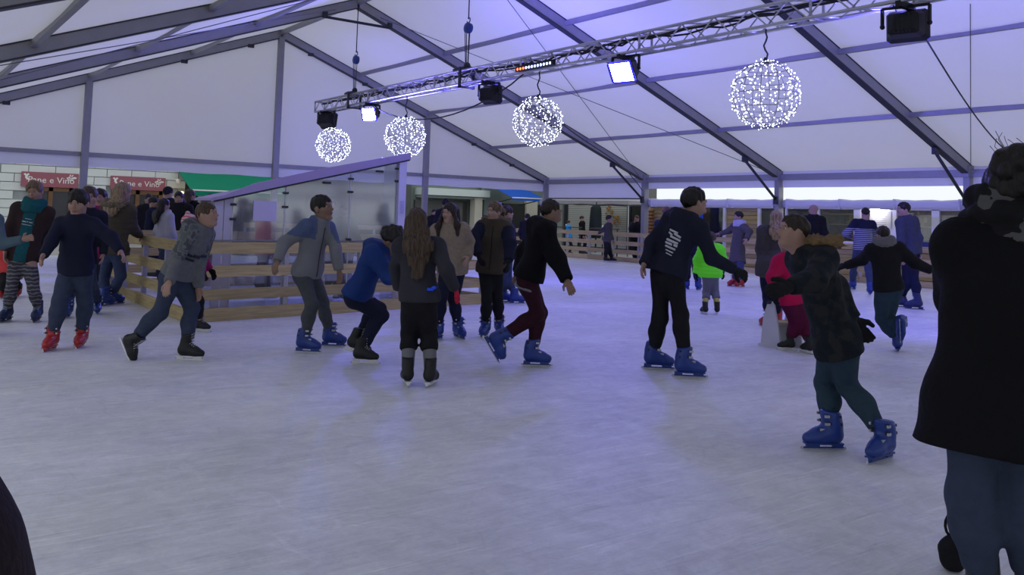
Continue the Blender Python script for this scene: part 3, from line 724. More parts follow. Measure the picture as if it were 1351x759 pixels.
for x in (11.2, 13.0, 15.2, 17.4): MB().box((x, FY+.26, 1.0), (1.3, .08, 1.9)).build('window', M_DKG, b2)
for x in (9.9, 10.15): MB().tube([(x, FY+.1, -.1), (x, FY+.1, 3.2)], .07, 10).build('drainpipe', M_STONE2, b2)
b3 = thing('corner_building', 'pale green shop front with white fascia and cream column', 'building', (23, FY, 0))
MB().box((25, FY+.8, 4), (11, .6, 8.2)).build('wall', mat('grey_green', (.18, .22, .20), .85, .2, 2, .2), b3)
MB().box((21.7, FY+.1, 2.35), (3.6, .9, .32)).build('fascia', mat('fascia_white', (.62, .70, .68), .6, .05, 2, .05), b3)
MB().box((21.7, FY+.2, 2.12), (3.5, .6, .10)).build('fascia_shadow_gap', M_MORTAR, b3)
MB().box((23.0, FY+.05, 1.0), (.42, .42, 2.3)).build('column', mat('cream_column', (.60, .58, .48), .7, .1, 3, .1), b3)
MB().box((23.9, FY+.2, 1.6), (.9, .3, 3.4)).build('pilaster', mat('green_pilaster', (.20, .26, .24), .7, .1, 3, .1), b3)
for (x, w) in ((20.6, 1.5), (22.2, 1.0), (25.6, 1.6), (27.4, 1.2)): MB().box((x, FY+.42, .95), (w, .1, 2.0)).build('shop_window', M_DKG, b3)
MB().box((26.5, FY+.35, 1.2), (.7, .2, 2.4)).build('pilaster', mat('cream_column', (.6, .58, .48)), b3)
# wall lamp and round camera under the awning
lp = thing('wall_lamp', 'small warm wall lamp left of the green awning', 'lamp', (9.31, 33.6, 1.9))
MB().sphere((9.31, 33.55, 1.78), .11, 12, 8).build('globe', emat('warm_lamp', (1.0, .62, .22), 7), lp); MB().tube([(9.31, 34.1, 1.9), (9.31, 33.6, 1.86)], .02, 6).build('arm', M_ALUD, lp)
lp = thing('security_camera', 'white dome camera on the wall above the warm lamp', 'camera', (9.2, 33.6, 2.2))
MB().sphere((9.2, 33.7, 2.27), .09, 12, 8).build('dome', M_SIGNW, lp); MB().box((9.2, 33.9, 2.33), (.05, .4, .05)).build('arm', M_SIGNW, lp)

# ================================================================== terrace beyond the far corner
b4 = thing('shuttered_shop', 'shop closed with a pale slatted roller shutter behind the far fence', 'building', (27.9, 30.6, 0))
MB().box((28.2, 30.6, 4), (.6, 5.9, 8.2)).build('wall', mat('shop_render', (.16, .155, .15), .85, .2, 2, .2), b4)
for k in range(22):
    MB().box((27.86, 30.9, .05+.1*k), (.06, 4.3, .085)).build('shutter_slat', mat('shutter', (.46, .47, .44), .5, .06, 4, .03), b4, (27.86, 30.9, .05+.1*k))
MB().box((27.84, 33.15, 1.1), (.12, .25, 2.3)).build('shutter_guide', M_ALUD, b4); MB().box((27.84, 28.68, 1.1), (.12, .25, 2.3)).build('shutter_guide', M_ALUD, b4)
MB().box((27.84, 28.1, 1.1), (.1, .8, 2.3)).build('dark_door', M_DKG, b4)
wr = thing('wreath', 'golden brown dried wreath hung on the roller shutter', 'wreath', (27.7, 29.8, 1.6))
rg = random.Random(8)
for k in range(26):
    a = rg.uniform(0, 6.28); q = rg.uniform(.12, .26); s = rg.choice((0, 1))
    c = (27.76, 29.95-.45*s+q*math.cos(a), 1.68-.40*s+q*math.sin(a)); MB().sphere(c, (.03, .075, .05), 7, 5).build('leaf', mat('dry_leaf', (.40, .22, .07), .8, .4, 9, .2), wr)
pr = thing('folded_parasol', 'tall folded dark parasol standing behind the far fence', 'parasol', (23.2, 25.8, 0))
sec = []; N_ = 20; V = []; Fc = []
for (z, r) in ((.62, .19), (.75, .24), (1.2, .235), (1.6, .22), (1.9, .20), (2.02, .12), (2.06, .03)):
    for k in range(N_):
        a = 2*math.pi*k/N_; rr = r*(1+.13*math.cos(5*a)); V.append((23.2+rr*math.cos(a), 25.8+rr*math.sin(a), z*.93))
for i in range(6):
    for k in range(N_): Fc.append((i*N_+k, i*N_+(k+1) % N_, (i+1)*N_+(k+1) % N_, (i+1)*N_+k))
MB().add(V, Fc, True).build('folded_canopy', mat('dark_canvas', (.012, .018, .022), .85, .2, 8, .1), pr)
MB().tube([(23.2, 25.8, -.1), (23.2, 25.8, 2.0)], .03, 8).build('pole', M_ALUD, pr); MB().tube([(23.2, 25.8, -.1), (23.2, 25.8, .0)], [.3, .26], 16).build('base', M_MORTAR, pr)
gz = thing('grey_gazebo', 'grey cloth gazebo canopy over the terrace tables', 'gazebo', (25.4, 27.3, 0))
V = []; Fc = []; N_ = 24
for (r, z) in ((.02, 2.62), (.5, 2.2), (1.0, 2.02)):
    for k in range(N_):
        t = 4*k/N_; i = int(t); u = t-i; cs = [(1, 1), (-1, 1), (-1, -1), (1, -1), (1, 1)]
        px = cs[i][0]*(1-u)+cs[i+1][0]*u; py = cs[i][1]*(1-u)+cs[i+1][1]*u; V.append((25.4+px*r*1.7, 27.3+py*r*2.8, z+.06))
for k in range(N_): V.append((V[2*N_+k][0], V[2*N_+k][1], 1.92+.03*(k % 2)))
for i in range(3):
    for k in range(N_): Fc.append((i*N_+k, (i+1)*N_+k, (i+1)*N_+(k+1) % N_, i*N_+(k+1) % N_))
MB().add(V, Fc).build('canopy', mat('grey_canvas', (.30, .29, .34), .8, .1, 4, .1), gz)
for (x, y) in ((23.75, 24.55), (23.75, 30.05), (27.05, 24.55), (27.05, 30.05)): MB().tube([(x, y, -.1), (x, y, 2.05)], .03, 8).build('leg', M_ALU, gz)
for k, (x, y) in enumerate(((21.9, 26.0), (21.9, 23.9))):
    tb = thing('terrace_table', ['terrace table with white cups left of the folded parasol', 'terrace table with papers right of the folded parasol'][k], 'table', (x, y, 0))
    MB().box((x, y, .98), (.7, .9, .04)).build('tabletop', mat('table_dark', (.06, .05, .05), .5), tb)
    for dx in (-.3, .3):
        for dy in (-.4, .4): MB().tube([(x+dx, y+dy, -.1), (x+dx, y+dy, .97)], .025, 6).build('leg', M_ALUD, tb)
    for j in range(3):
        cx_, cy_ = x-.15+.13*j, y-.25+.22*j
        cp = MB(); cp.tube([(cx_, cy_, 1.0), (cx_, cy_, 1.09)], [.035, .045], 10)
        tag(cp.build('cup', M_SIGNW, None, (cx_, cy_, 1.0)), ['white cup on the terrace table left of the parasol', 'white cup on the terrace table right of the parasol'][k], 'cup', 'cups on terrace table %s' % ('left', 'right')[k])
# ================================================================== figures: smooth implicit surfaces meshed with surface nets
class Prim:
    __slots__ = ('a', 'b', 'ra', 'rb', 'R', 's', 'k')
    def __init__(self, a, b, ra, rb, R=None, s=None, k=None):
        self.a = np.asarray(a, float); self.b = np.asarray(b, float); self.ra = ra; self.rb = rb; self.R = R; self.s = s; self.k = k
    def bounds(self, m):
        r = max(self.ra, self.rb)*(max(self.s) if self.s is not None else 1.0)+m
        return np.minimum(self.a, self.b)-r, np.maximum(self.a, self.b)+r
    def ev(self, x, y, z):
        a = self.a; dx, dy, dz = x-a[0], y-a[1], z-a[2]; b = self.b-a
        if self.R is not None:
            R = self.R; s = self.s
            qx = (R[0][0]*dx+R[0][1]*dy+R[0][2]*dz)/s[0]; qy = (R[1][0]*dx+R[1][1]*dy+R[1][2]*dz)/s[1]; qz = (R[2][0]*dx+R[2][1]*dy+R[2][2]*dz)/s[2]
            b = np.array([R[i] @ b/s[i] for i in range(3)]); sc = min(s)
        else: qx, qy, qz, sc = dx, dy, dz, 1.0
        l2 = float(b @ b)
        if l2 < 1e-12: return (np.sqrt(qx*qx+qy*qy+qz*qz)-self.ra)*sc
        t = np.clip((qx*b[0]+qy*b[1]+qz*b[2])/l2, 0, 1)
        return (np.sqrt((qx-t*b[0])**2+(qy-t*b[1])**2+(qz-t*b[2])**2)-(self.ra+(self.rb-self.ra)*t))*sc
def cone(a, b, ra, rb, R=None, s=None, k=None): return Prim(a, b, ra, rb, R, s, k)
def ell(c, radii, R, k=None): return Prim(c, c, 1.0, 1.0, R, radii, k)
class Group:
    def __init__(self, prims, k=.02, cuts=(), subs=(), ks=.01): self.prims = prims; self.k = k; self.cuts = cuts; self.subs = subs; self.ks = ks
def smin(a, b, k):
    h = np.maximum(k-np.abs(a-b), 0)/k; return np.minimum(a, b)-h*h*k*.25
def mesh_field(groups, res, kg=.02, disp=None, pad=.02):
    lo = np.full(3, 1e9); hi = -lo
    for g in groups:
        for p in g.prims:
            l, h = p.bounds(pad); lo = np.minimum(lo, l); hi = np.maximum(hi, h)
    n = np.ceil((hi-lo)/res).astype(int)+2
    ax = [(lo[i]+res*np.arange(n[i])).astype(np.float32) for i in range(3)]
    BIG = np.float32(.25)
    def evalgroup(g):
        D = np.full(n, BIG, np.float32)
        for p in g.prims:
            k = p.k or g.k; l, h = p.bounds(k+2.5*res)
            i0 = np.maximum(((l-lo)/res).astype(int), 0); i1 = np.minimum(((h-lo)/res).astype(int)+2, n)
            sl = tuple(slice(i0[i], i1[i]) for i in range(3))
            d = p.ev(ax[0][sl[0]][:, None, None], ax[1][sl[1]][None, :, None], ax[2][sl[2]][None, None, :])
            D[sl] = smin(D[sl], d, k)
        for p in g.subs:
            l, h = p.bounds(g.ks+2.5*res); i0 = np.maximum(((l-lo)/res).astype(int), 0); i1 = np.minimum(((h-lo)/res).astype(int)+2, n)
            if (i1 <= i0).any(): continue
            sl = tuple(slice(i0[i], i1[i]) for i in range(3))
            d = p.ev(ax[0][sl[0]][:, None, None], ax[1][sl[1]][None, :, None], ax[2][sl[2]][None, None, :])
            D[sl] = -smin(-D[sl], d, g.ks)
        for (pt, nn) in g.cuts:
            pt = np.asarray(pt); nn = np.asarray(nn)/np.linalg.norm(nn)
            c = (ax[0]-pt[0])[:, None, None]*nn[0]+(ax[1]-pt[1])[None, :, None]*nn[1]+(ax[2]-pt[2])[None, None, :]*nn[2]
            D = -smin(-D, -c.astype(np.float32), .008)
        return D
    D = evalgroup(groups[0])
    for g in groups[1:]: D = smin(D, evalgroup(g), kg)
    if disp is not None: D = D+disp(ax[0][:, None, None], ax[1][None, :, None], ax[2][None, None, :]).astype(np.float32)
    for i in range(3):
        for e in (0, -1):
            ix = [slice(None)]*3; ix[i] = e; D[tuple(ix)] = BIG
    return surface_nets(D, lo, res)
def surface_nets(D, lo, res):
    ins = D < 0; n = D.shape
    c8 = [ins[a:n[0]-1+a, b:n[1]-1+b, c:n[2]-1+c] for a in (0, 1) for b in (0, 1) for c in (0, 1)]
    cnt = sum(c.astype(np.int8) for c in c8); act = (cnt > 0) & (cnt < 8)
    idx = np.argwhere(act)
    if len(idx) == 0: return np.zeros((0, 3)), np.zeros((0, 4), int)
    vid = np.full(act.shape, -1, np.int64); vid[act] = np.arange(len(idx))
    acc = np.zeros((len(idx), 3)); num = np.zeros(len(idx))
    off = [(a, b, c) for a in (0, 1) for b in (0, 1) for c in (0, 1)]
    vals = [D[idx[:, 0]+o[0], idx[:, 1]+o[1], idx[:, 2]+o[2]] for o in off]
    for i in range(8):
        for j in range(i+1, 8):
            if sum(abs(off[i][q]-off[j][q]) for q in range(3)) != 1: continue
            va, vb = vals[i], vals[j]; m = (va < 0) != (vb < 0)
            t = np.where(m, va/np.where(m, va-vb, 1), 0)
            for q in range(3): acc[:, q] += np.where(m, off[i][q]+(off[j][q]-off[i][q])*t, 0)
            num += m
    V = lo+res*(idx+acc/num[:, None])
    Fs = []
    for axq in range(3):
        o1, o2 = [(1, 2), (2, 0), (0, 1)][axq]
        s0 = [slice(1, -1)]*3; s1 = [slice(1, -1)]*3; s0[axq] = slice(0, -1); s1[axq] = slice(1, None)
        A = ins[tuple(s0)]; B = ins[tuple(s1)]; e = np.argwhere(A != B)
        if len(e) == 0: continue
        fl = A[e[:, 0], e[:, 1], e[:, 2]]
        base = e.copy()
        for q in range(3):
            if q != axq: base[:, q] += 1
        def cv(d1, d2):
            k = base.copy(); k[:, o1] -= d1; k[:, o2] -= d2; return vid[k[:, 0], k[:, 1], k[:, 2]]
        q4 = np.stack([cv(1, 1), cv(0, 1), cv(0, 0), cv(1, 0)], 1)
        q4[~fl] = q4[~fl][:, ::-1]; Fs.append(q4)
    return V, np.concatenate(Fs)
def np_mesh(name, V, F4, mats, fmat=None):
    me = bpy.data.meshes.new(name); nV, nF = len(V), len(F4)
    me.vertices.add(nV); me.vertices.foreach_set('co', np.asarray(V, np.float32).ravel())
    me.loops.add(nF*4); me.loops.foreach_set('vertex_index', np.asarray(F4, np.int32).ravel())
    me.polygons.add(nF); me.polygons.foreach_set('loop_start', np.arange(0, nF*4, 4, dtype=np.int32))
    me.polygons.foreach_set('use_smooth', np.ones(nF, bool))
    if fmat is not None: me.polygons.foreach_set('material_index', np.asarray(fmat, np.int32))
    me.update(calc_edges=True); me.validate()
    for m in mats: me.materials.append(m)
    return me
def mb_arrays(mb):
    F4 = [f if len(f) == 4 else (f+(f[-1],))[:4] for f in mb.f]
    return np.array(mb.v), F4

UP = np.array([0., 0, 1]); CFH = np.array([math.sin(YAW), math.cos(YAW), 0.]); CRH = np.array([math.cos(YAW), -math.sin(YAW), 0.])
def facing(phi):
    a = math.radians(phi); return -math.cos(a)*CFH+math.sin(a)*CRH
def unit(v): return v/np.linalg.norm(v)

SKIN = {}
def skin(name, c):
    if name not in SKIN: SKIN[name] = mat('skin_'+name, c, .5, .10, 14, .05, 0, .35)
    return SKIN[name]
M_EYEW = mat('eye_white', (.40, .37, .36), .25, .03, 5, 0); M_IRIS = mat('iris', (.03, .02, .015), .15, .1, 5, 0); 
CLK = {'grey_marl': .55, 'light_grey_fleece': .60, 'pale_blue_yoke': .5, 'blue_denim': .75, 'grey_denim': .55, 'royal_blue_padded': .7, 'teal_knit': .6, 'olive_canvas': .8, 'brown_padded': .8, 'white_fleece': .7, 'hot_pink': .75, 'pale_grey_leggings': .7, 'pale_teal_sleeve': .6, 'magenta': .7, 'burgundy': .6, 'wine_red': .7, 'teal_denim': .7}
def cloth(name, c, bump=.35, scale=7, rough=.85, var=.28):
    k = CLK.get(name, 1.0); return mat(name, [q*k for q in c], rough, var, scale, bump, 0, .15, scale*7)
def camo_mat(name, cols, scale=9):
    m, nt, b = newmat(name); L = nt.links.new; tc = nd(nt, 'ShaderNodeTexCoord'); n = nd(nt, 'ShaderNodeTexNoise'); n.inputs['Scale'].default_value = scale; n.inputs['Detail'].default_value = 2.5
    L(tc.outputs['Object'], n.inputs['Vector']); cr = nd(nt, 'ShaderNodeValToRGB'); cr.color_ramp.interpolation = 'CONSTANT'; e = cr.color_ramp.elements
    e[0].position = 0; e[0].color = rgba(cols[0]); e[1].position = .46; e[1].color = rgba(cols[1])
    for i, c in enumerate(cols[2:]): q = e.new(.53+.07*i); q.color = rgba(c)
    L(n.outputs['Fac'], cr.inputs[0]); L(cr.outputs[0], b.inputs['Base Color']); b.inputs['Roughness'].default_value = .85; b.inputs['Specular IOR Level'].default_value = .15
    return m
def stripe_mat(name, c1, c2, freq, duty=.5, wob=0.0):
    m, nt, b = newmat(name); L = nt.links.new; tc = nd(nt, 'ShaderNodeTexCoord'); sx = nd(nt, 'ShaderNodeSeparateXYZ'); L(tc.outputs['Object'], sx.inputs[0])
    n = nd(nt, 'ShaderNodeTexNoise'); n.inputs['Scale'].default_value = 14; L(tc.outputs['Object'], n.inputs['Vector'])
    ad = nd(nt, 'ShaderNodeMath', operation='MULTIPLY_ADD'); L(n.outputs['Fac'], ad.inputs[0]); ad.inputs[1].default_value = wob; L(sx.outputs[2], ad.inputs[2])
    mu = nd(nt, 'ShaderNodeMath', operation='MULTIPLY'); L(ad.outputs[0], mu.inputs[0]); mu.inputs[1].default_value = freq
    fr = nd(nt, 'ShaderNodeMath', operation='FRACT'); L(mu.outputs[0], fr.inputs[0]); gt = nd(nt, 'ShaderNodeMath', operation='GREATER_THAN'); L(fr.outputs[0], gt.inputs[0]); gt.inputs[1].default_value = duty
    mx = nd(nt, 'ShaderNodeMix', data_type='RGBA'); mx.inputs['A'].default_value = rgba(c1); mx.inputs['B'].default_value = rgba(c2); L(gt.outputs[0], mx.inputs['Factor']); L(mx.outputs['Result'], b.inputs['Base Color'])
    b.inputs['Roughness'].default_value = .85; b.inputs['Specular IOR Level'].default_value = .15; return m
def folds(seed, amp=.004, fr=1.0, ridge=None):
    rg = random.Random(seed); ws = [(rg.uniform(-9, 9)*fr, rg.uniform(-9, 9)*fr, rg.uniform(10, 26)*fr, rg.uniform(0, 6.28)) for _ in range(4)]
    def f(x, y, z):
        s = 0
        for (a, b, c, p) in ws: s = s+np.sin(a*x+b*y+c*z+p+1.3*np.sin(7*x+5*y))
        s = s*amp*.5
        if ridge:
            u, o, pitch, ra = ridge; h = (x-o[0])*u[0]+(y-o[1])*u[1]+(z-o[2])*u[2]
            s = s-ra*np.sqrt(np.abs(np.sin(math.pi*h/pitch))+.02)
        return s
    return f

# ------------------------------------------------------------------ skates (shared meshes in foot coordinates: x to the toe, z up, origin at the ankle)
AH = .150
def skate_meshes(kind):
    key = 'sk_'+kind
    if key in _mc: return _mc[key]
    col = {'blue': (.006, .032, .21), 'red': (.34, .015, .02), 'black': (.012, .012, .014), 'grey': (.16, .16, .17), 'dark': (.02, .03, .09), 'shoe': (.03, .03, .035)}[kind]
    shell = kind in ('blue', 'red'); x = .004 if shell else 0
    mb = mat('boot_'+kind, col, .38 if shell else .5, .15, 14, .08, 0, .5 if shell else .3)
    prims = [cone((-.035, 0, -.055), (.10, 0, -.066), .047+x, .043+x), cone((.10, 0, -.068), (.150, 0, -.074), .044+x, .034+x), cone((-.02, 0, -.03), (.008, 0, .105), .053+x, .054+x), cone((.03, 0, -.03), (.075, 0, -.045), .048+x, .040+x)]
    tubes = []
    if shell: prims.append(cone((-.022, 0, .02), (-.012, 0, .065), .058, .058))
    V, F4 = mesh_field([Group(prims, .03, [((0, 0, -.105), (0, 0, -1)), ((0, 0, .105), (-.12, 0, 1))])], .0075)
    boot = np_mesh('boot', V, F4, [mb])
    h = MB(); s = .016
    h.box((.045, 0, -.106), (.255, .062, .010)); h.box((-.052, 0, -.119), (.065, .030, .022)); h.box((.118, 0, -.119), (.085, .030, .022)); h.box((.045, 0, -.133), (.27, .014, .010))
    holder = h.mesh('holder'); holder.materials.append(mb if shell or kind == 'dark' else mat('holder_white', (.62, .62, .64), .4, .05, 5, 0))
    b = MB(); b.prism([(-.105, -.128), (-.112, -.14), (-.10, -.15), (.175, -.15), (.20, -.141), (.198, -.126)], 1, -.003, .003)
    blade = b.mesh('blade'); blade.materials.append(mat('steel', (.55, .55, .58), .25, .05, 5, 0, .9))
    st = []
    for (c, w, hh, rot, yw) in (((.035, 0, -.012), .03, .012, -.6, .108), ((-.004, 0, .030), .116, .018, .05, .106), ((.000, 0, .078), .114, .016, .05, .104)):
        q = MB(); Rm = np.array([[math.cos(rot), 0, math.sin(rot)], [0, 1, 0], [-math.sin(rot), 0, math.cos(rot)]])
        q.box((c[0], 0, c[2]), (w*.9 if w > .1 else .10, yw+.012, hh), Rm); m_ = q.mesh('strap'); m_.materials.append(mat('strap_dark', (.01, .012, .03), .5, .1, 5, 0)); st.append(m_)
    bk = []
    for (c, e) in (((.045, .060, .030), 1), ((.045, -.060, .030), 1), ((.048, .059, .078), 1), ((.048, -.059, .078), 1), ((.070, .036, -.012), 0), ((.070, -.036, -.012), 0)): bk.append(MB().box(c, (.032, .012, .016)).mesh('buckle')); bk[-1].materials.append(mat('buckle_grey', (.42, .42, .45), .3, .05, 5, 0, .6))
    buckle = bk
    lc = MB()
    for k in range(5):
        lx, lz = .118-.018*k, -.026+.012*k; lc.tube([(lx, -.03, lz-.006), (lx-.006, .03, lz+.002)], .005, 5)
    for k in range(4):
        lx, lz = .060, .03+.024*k; lc.tube([(lx, -.03, lz), (lx, .03, lz+.01)], .005, 5)
    lace = lc.mesh('laces'); lace.materials.append(mat('lace_'+kind, (.3, .3, .32) if kind != 'dark' else (.2, .35, .5), .8, .05, 5, 0))
    _mc[key] = (boot, holder, blade, st, buckle, lace, shell); return _mc[key]
def add_skate(root, A, toe, upv, s, kind):
    boot, holder, blade, st, buckle, lace, shell = skate_meshes(kind)
    f = unit(toe); u = unit(upv-f*(f @ upv)); sd = np.cross(u, f)
    o = bpy.data.objects.new('shoe' if kind == 'shoe' else 'skate', boot); COL.objects.link(o); o.parent = root
    Mx = Matrix(((f[0]*s, sd[0]*s, u[0]*s, A[0]), (f[1]*s, sd[1]*s, u[1]*s, A[1]), (f[2]*s, sd[2]*s, u[2]*s, A[2]), (0, 0, 0, 1))); o.matrix_local = Mx
    subs = [('holder', holder), ('blade', blade)]+([('strap', q) for q in st[1:]]+[('buckle', q) for q in buckle] if shell else [('laces', lace)])
    if kind == 'shoe': subs = []
    for nm, me in subs:
        c = bpy.data.objects.new(nm, me); COL.objects.link(c); c.parent = o
    return o

# ------------------------------------------------------------------ the figure
def on_ray(px, S, L, sgn):
    """point on the view ray of pixel px at distance L from S; sgn < 0 nearer, > 0 farther"""
    d = ray(*px); d = d/np.linalg.norm(d); w = S-CPOS; t0 = w @ d; q = w @ w-t0*t0; disc = L*L-q
    if disc <= 0:
        p = CPOS+d*t0; return S+unit(p-S)*L
    return CPOS+d*(t0+(math.sqrt(disc) if sgn > 0 else -math.sqrt(disc)))
def knee_pt(px, hip, ank, Lt, Ls, fwd):
    Z0 = depth((hip+ank)/2); best = None
    for dz in np.linspace(-.45, .45, 91):
        K = at_depth(px[0], px[1], Z0+dz); mid = hip+(ank-hip)*.5
        c = (np.linalg.norm(K-hip)-Lt)**2+(np.linalg.norm(K-ank)-Ls)**2+.04*max(0, -((K-mid) @ fwd))
        if best is None or c < best[0]: best = (c, K)
    return best[1]

def hand_prims(W_, d, n, s, grip=.5):
    """palm and five curled fingers; d = along the forearm, n = palm normal (fingers curl towards it)"""
    d = unit(d); n = unit(n-d*(n @ d)); sd = np.cross(d, n); P = []
    R = np.array([d, n, sd]); c = W_+d*.045*s
    P.append(ell(c, (.048*s, .015*s, .038*s), R)); P.append(cone(W_-d*.02*s, W_+d*.015*s, .024*s, .024*s))
    for i, (off, ln) in enumerate(((-.029, .066), (-.010, .075), (.010, .070), (.028, .055))):
        b = W_+d*.082*s+sd*off*s; dirv = d; ang = 0; seg = (.45, .32, .23); p = b
        for j, q in enumerate(seg):
            ang += grip*(.55 if j == 0 else .75); v = d*math.cos(ang)+n*math.sin(ang)+sd*off*(1.5 if j == 0 else .5); v = unit(v)
            p2 = p+v*ln*q*s; P.append(cone(p, p2, .0095*s-.0008*j*s, .0088*s-.0008*j*s, k=.006)); p = p2
    b = W_+d*.025*s-sd*.030*s; v = unit(d*.65-sd*.75+n*.35); p2 = b+v*.035*s; P.append(cone(b, p2, .013*s, .0115*s, k=.010)); P.append(cone(p2, p2+unit(d*.85-sd*.25+n*.4)*.032*s, .011*s, .009*s, k=.006))
    return P
PEOPLE = []
def person(label, H, phi, head, neck, hip, armR=None, armL=None, legR=None, legL=None, hphi=None, top=None, legs=None, hair=None, skates='blue', gl=None, gr=None,
           tone='fair', dz=0.0, Z=None, extras=(), res=1.0, group=None, bulk=1.0, category='person', skate_s=None, htilt=None, palm=None, gnd_z=0.0, name='person'):
    hphi = phi if hphi is None else hphi; fwd = facing(phi); hs = skate_s or H/1.6
    feet = {}
    zs = []
    for nm, lg in (('R', legR), ('L', legL)):
        if lg and lg[1][0] == 'g':
            G = ground(lg[1][1], lg[1][2], gnd_z); A = G+UP*AH*hs; feet[nm] = A; zs.append(depth(A))
    if Z is None: Z = float(np.mean(zs))
    Z += dz
    hipP = at_depth(hip[0], hip[1], Z); 
    nk = on_ray(neck, hipP, .305*H, None) if False else None
    # neck: keep the pixel, lean in depth given by the torso length
    L = .315*H; Nn = at_depth(neck[0], neck[1], Z); ex = L*L-np.linalg.norm(Nn-hipP)**2
    lean = math.sqrt(ex) if ex > 0 else 0
    if len(neck) > 2: nk = at_depth(neck[0], neck[1], Z+neck[2])
    elif lean > .12*H: nk = at_depth(neck[0], neck[1], Z+(lean*(-math.copysign(1, math.cos(math.radians(phi))) if abs(math.cos(math.radians(phi))) > .3 else 0))*.6)
    else: nk = Nn
    tu = unit(nk-hipP); rt = unit(np.cross(fwd, tu)); tf = np.cross(tu, rt)
    TL = np.linalg.norm(nk-hipP)
    S = {'R': nk-tu*.035*H+rt*.100*H*bulk**.5, 'L': nk-tu*.035*H-rt*.100*H*bulk**.5}
    hw = .042*H; HJ = {'R': hipP+rt*hw, 'L': hipP-rt*hw}
    Lua, Lfa, Lth, Lsh = .176*H, .150*H, .245*H, .225*H
    E, Wr = {}, {}
    for nm, am in (('R', armR), ('L', armL)):
        if am is None:
            sg = 1 if nm == 'R' else -1
            E[nm] = S[nm]-tu*Lua*.97+rt*sg*.05*H; Wr[nm] = E[nm]-tu*Lfa*.93+tf*.07*H
        else:
            E[nm] = on_ray(am[0][:2], S[nm], Lua, am[0][2]); Wr[nm] = on_ray(am[1][:2], E[nm], Lfa, am[1][2])
    K = {}; toe = {}; soleup = {}
    for nm, lg in (('R', legR), ('L', legL)):
        if lg is None: continue
        ft = lg[1]
        if ft[0] == 'a':
            feet[nm] = at_depth(ft[1], ft[2], Z+ft[3]); tphi, pit = ft[4], math.radians(ft[5]); fv = facing(tphi)*math.cos(pit)+UP*math.sin(pit); toe[nm] = fv; soleup[nm] = UP*math.cos(pit)-facing(tphi)*math.sin(pit)
            if len(ft) > 6: soleup[nm] = unit(soleup[nm]+np.cross(fv, soleup[nm])*ft[6])
        else:
            toe[nm] = facing(ft[3] if len(ft) > 3 else phi); soleup[nm] = UP
        K[nm] = knee_pt(lg[0], HJ[nm], feet[nm], Lth, Lsh, fwd)
    # base
    if feet: O = np.mean(list(feet.values()), axis=0).copy(); O[2] = gnd_z
    else: O = hipP.copy(); O[2] = 0
    root = thing(name, label, category, tuple(O), group)
    r_ = lambda P: P-O
    nk, hipP = r_(nk), r_(hipP); S = {k: r_(v) for k, v in S.items()}; HJ = {k: r_(v) for k, v in HJ.items()}; E = {k: r_(v) for k, v in E.items()}; Wr = {k: r_(v) for k, v in Wr.items()}; K = {k: r_(v) for k, v in K.items()}; feet = {k: r_(v) for k, v in feet.items()}
    seed = len(PEOPLE)*7+3
    # ---------- head
    hx0, hy0, hx1, hy1 = head[:4]; Zh = Z+(depth(nk+O)-Z)+(head[4] if len(head) > 4 else 0)
    pt, pc = r_(at_depth(hx0, hy0, Zh)), r_(at_depth(hx1, hy1, Zh)); hv = pt-pc; hh = np.linalg.norm(hv)*1.0
    hu = unit(hv); hf = facing(hphi); hf = unit(hf-hu*(hf @ hu)) if htilt is None else unit(hf*math.cos(math.radians(htilt))+UP*math.sin(math.radians(htilt)))
    if htilt is not None: hu = unit(np.cross(np.cross(hf, UP), hf)); hc = (pt+pc)/2
    else: hc = (pt+pc)/2
    hr = np.cross(hf, hu); RH = np.array([hr, hf, hu])
    def T(a, b, c): return hc+hh*(a*hr+b*hf+c*hu)
    sk = skin(tone, {'fair': (.33, .20, .155), 'tan': (.22, .135, .10), 'pale': (.38, .25, .20)}[tone])
    hsr = .0075*res
    hp = [ell(T(0, -.045, .12), (.310*hh, .39*hh, .37*hh), RH), ell(T(0, .045, -.15), (.245*hh, .285*hh, .335*hh), RH), cone(T(-.055, .225, -.42), T(.055, .225, -.42), .068*hh, .068*hh),
          cone(T(0, .325, .07), T(0, .425, -.11), .028*hh, .046*hh, k=.010), cone(T(-.05, .375, -.135), T(.05, .375, -.135), .030*hh, .030*hh, k=.010), ell(T(0, .320, -.245), (.09*hh, .04*hh, .045*hh), RH, .012), cone(T(-.12, .298, .095), T(.12, .298, .095), .042*hh, .042*hh),
          cone(T(-.15, .19, -.10), T(-.15, .19, -.10), .095*hh, .095*hh), cone(T(.15, .19, -.10), T(.15, .19, -.10), .095*hh, .095*hh),
          ell(T(-.315, -.05, -.03), (.035*hh, .085*hh, .12*hh), RH, .010), ell(T(.315, -.05, -.03), (.035*hh, .085*hh, .12*hh), RH, .010)]
    hp += [cone(nk-tu*.03*H, T(0, -.06, -.25), .044*H, .040*H, k=.03)]
    subs = [ell(T(-.130, .375, .015), (.072*hh, .065*hh, .045*hh), RH), ell(T(.130, .375, .015), (.072*hh, .065*hh, .045*hh), RH)]
    Vh, Fh = mesh_field([Group(hp, .028, (), subs, .02)], hsr)
    parts_v = [Vh]; parts_f = [Fh]; fm = [np.zeros(len(Fh), int)]
    def isl(mb, mi):
        v, f = mb_arrays(mb); n0 = sum(len(q) for q in parts_v); parts_v.append(v); parts_f.append(np.array(f)+n0); fm.append(np.full(len(f), mi))
    for e in (-1, 1):
        q = MB(); q.sphere(T(e*.130, .288, .015), hh*.040, 10, 8); isl(q, 1)
        q = MB(); q.sphere(T(e*.128, .312, .012), (hh*.026, hh*.020, hh*.028), 8, 6, RH); isl(q, 2)
        q = MB(); q.sphere(T(e*.130, .322, .105), (hh*.085, hh*.022, hh*.017), 8, 6, RH); isl(q, 4)
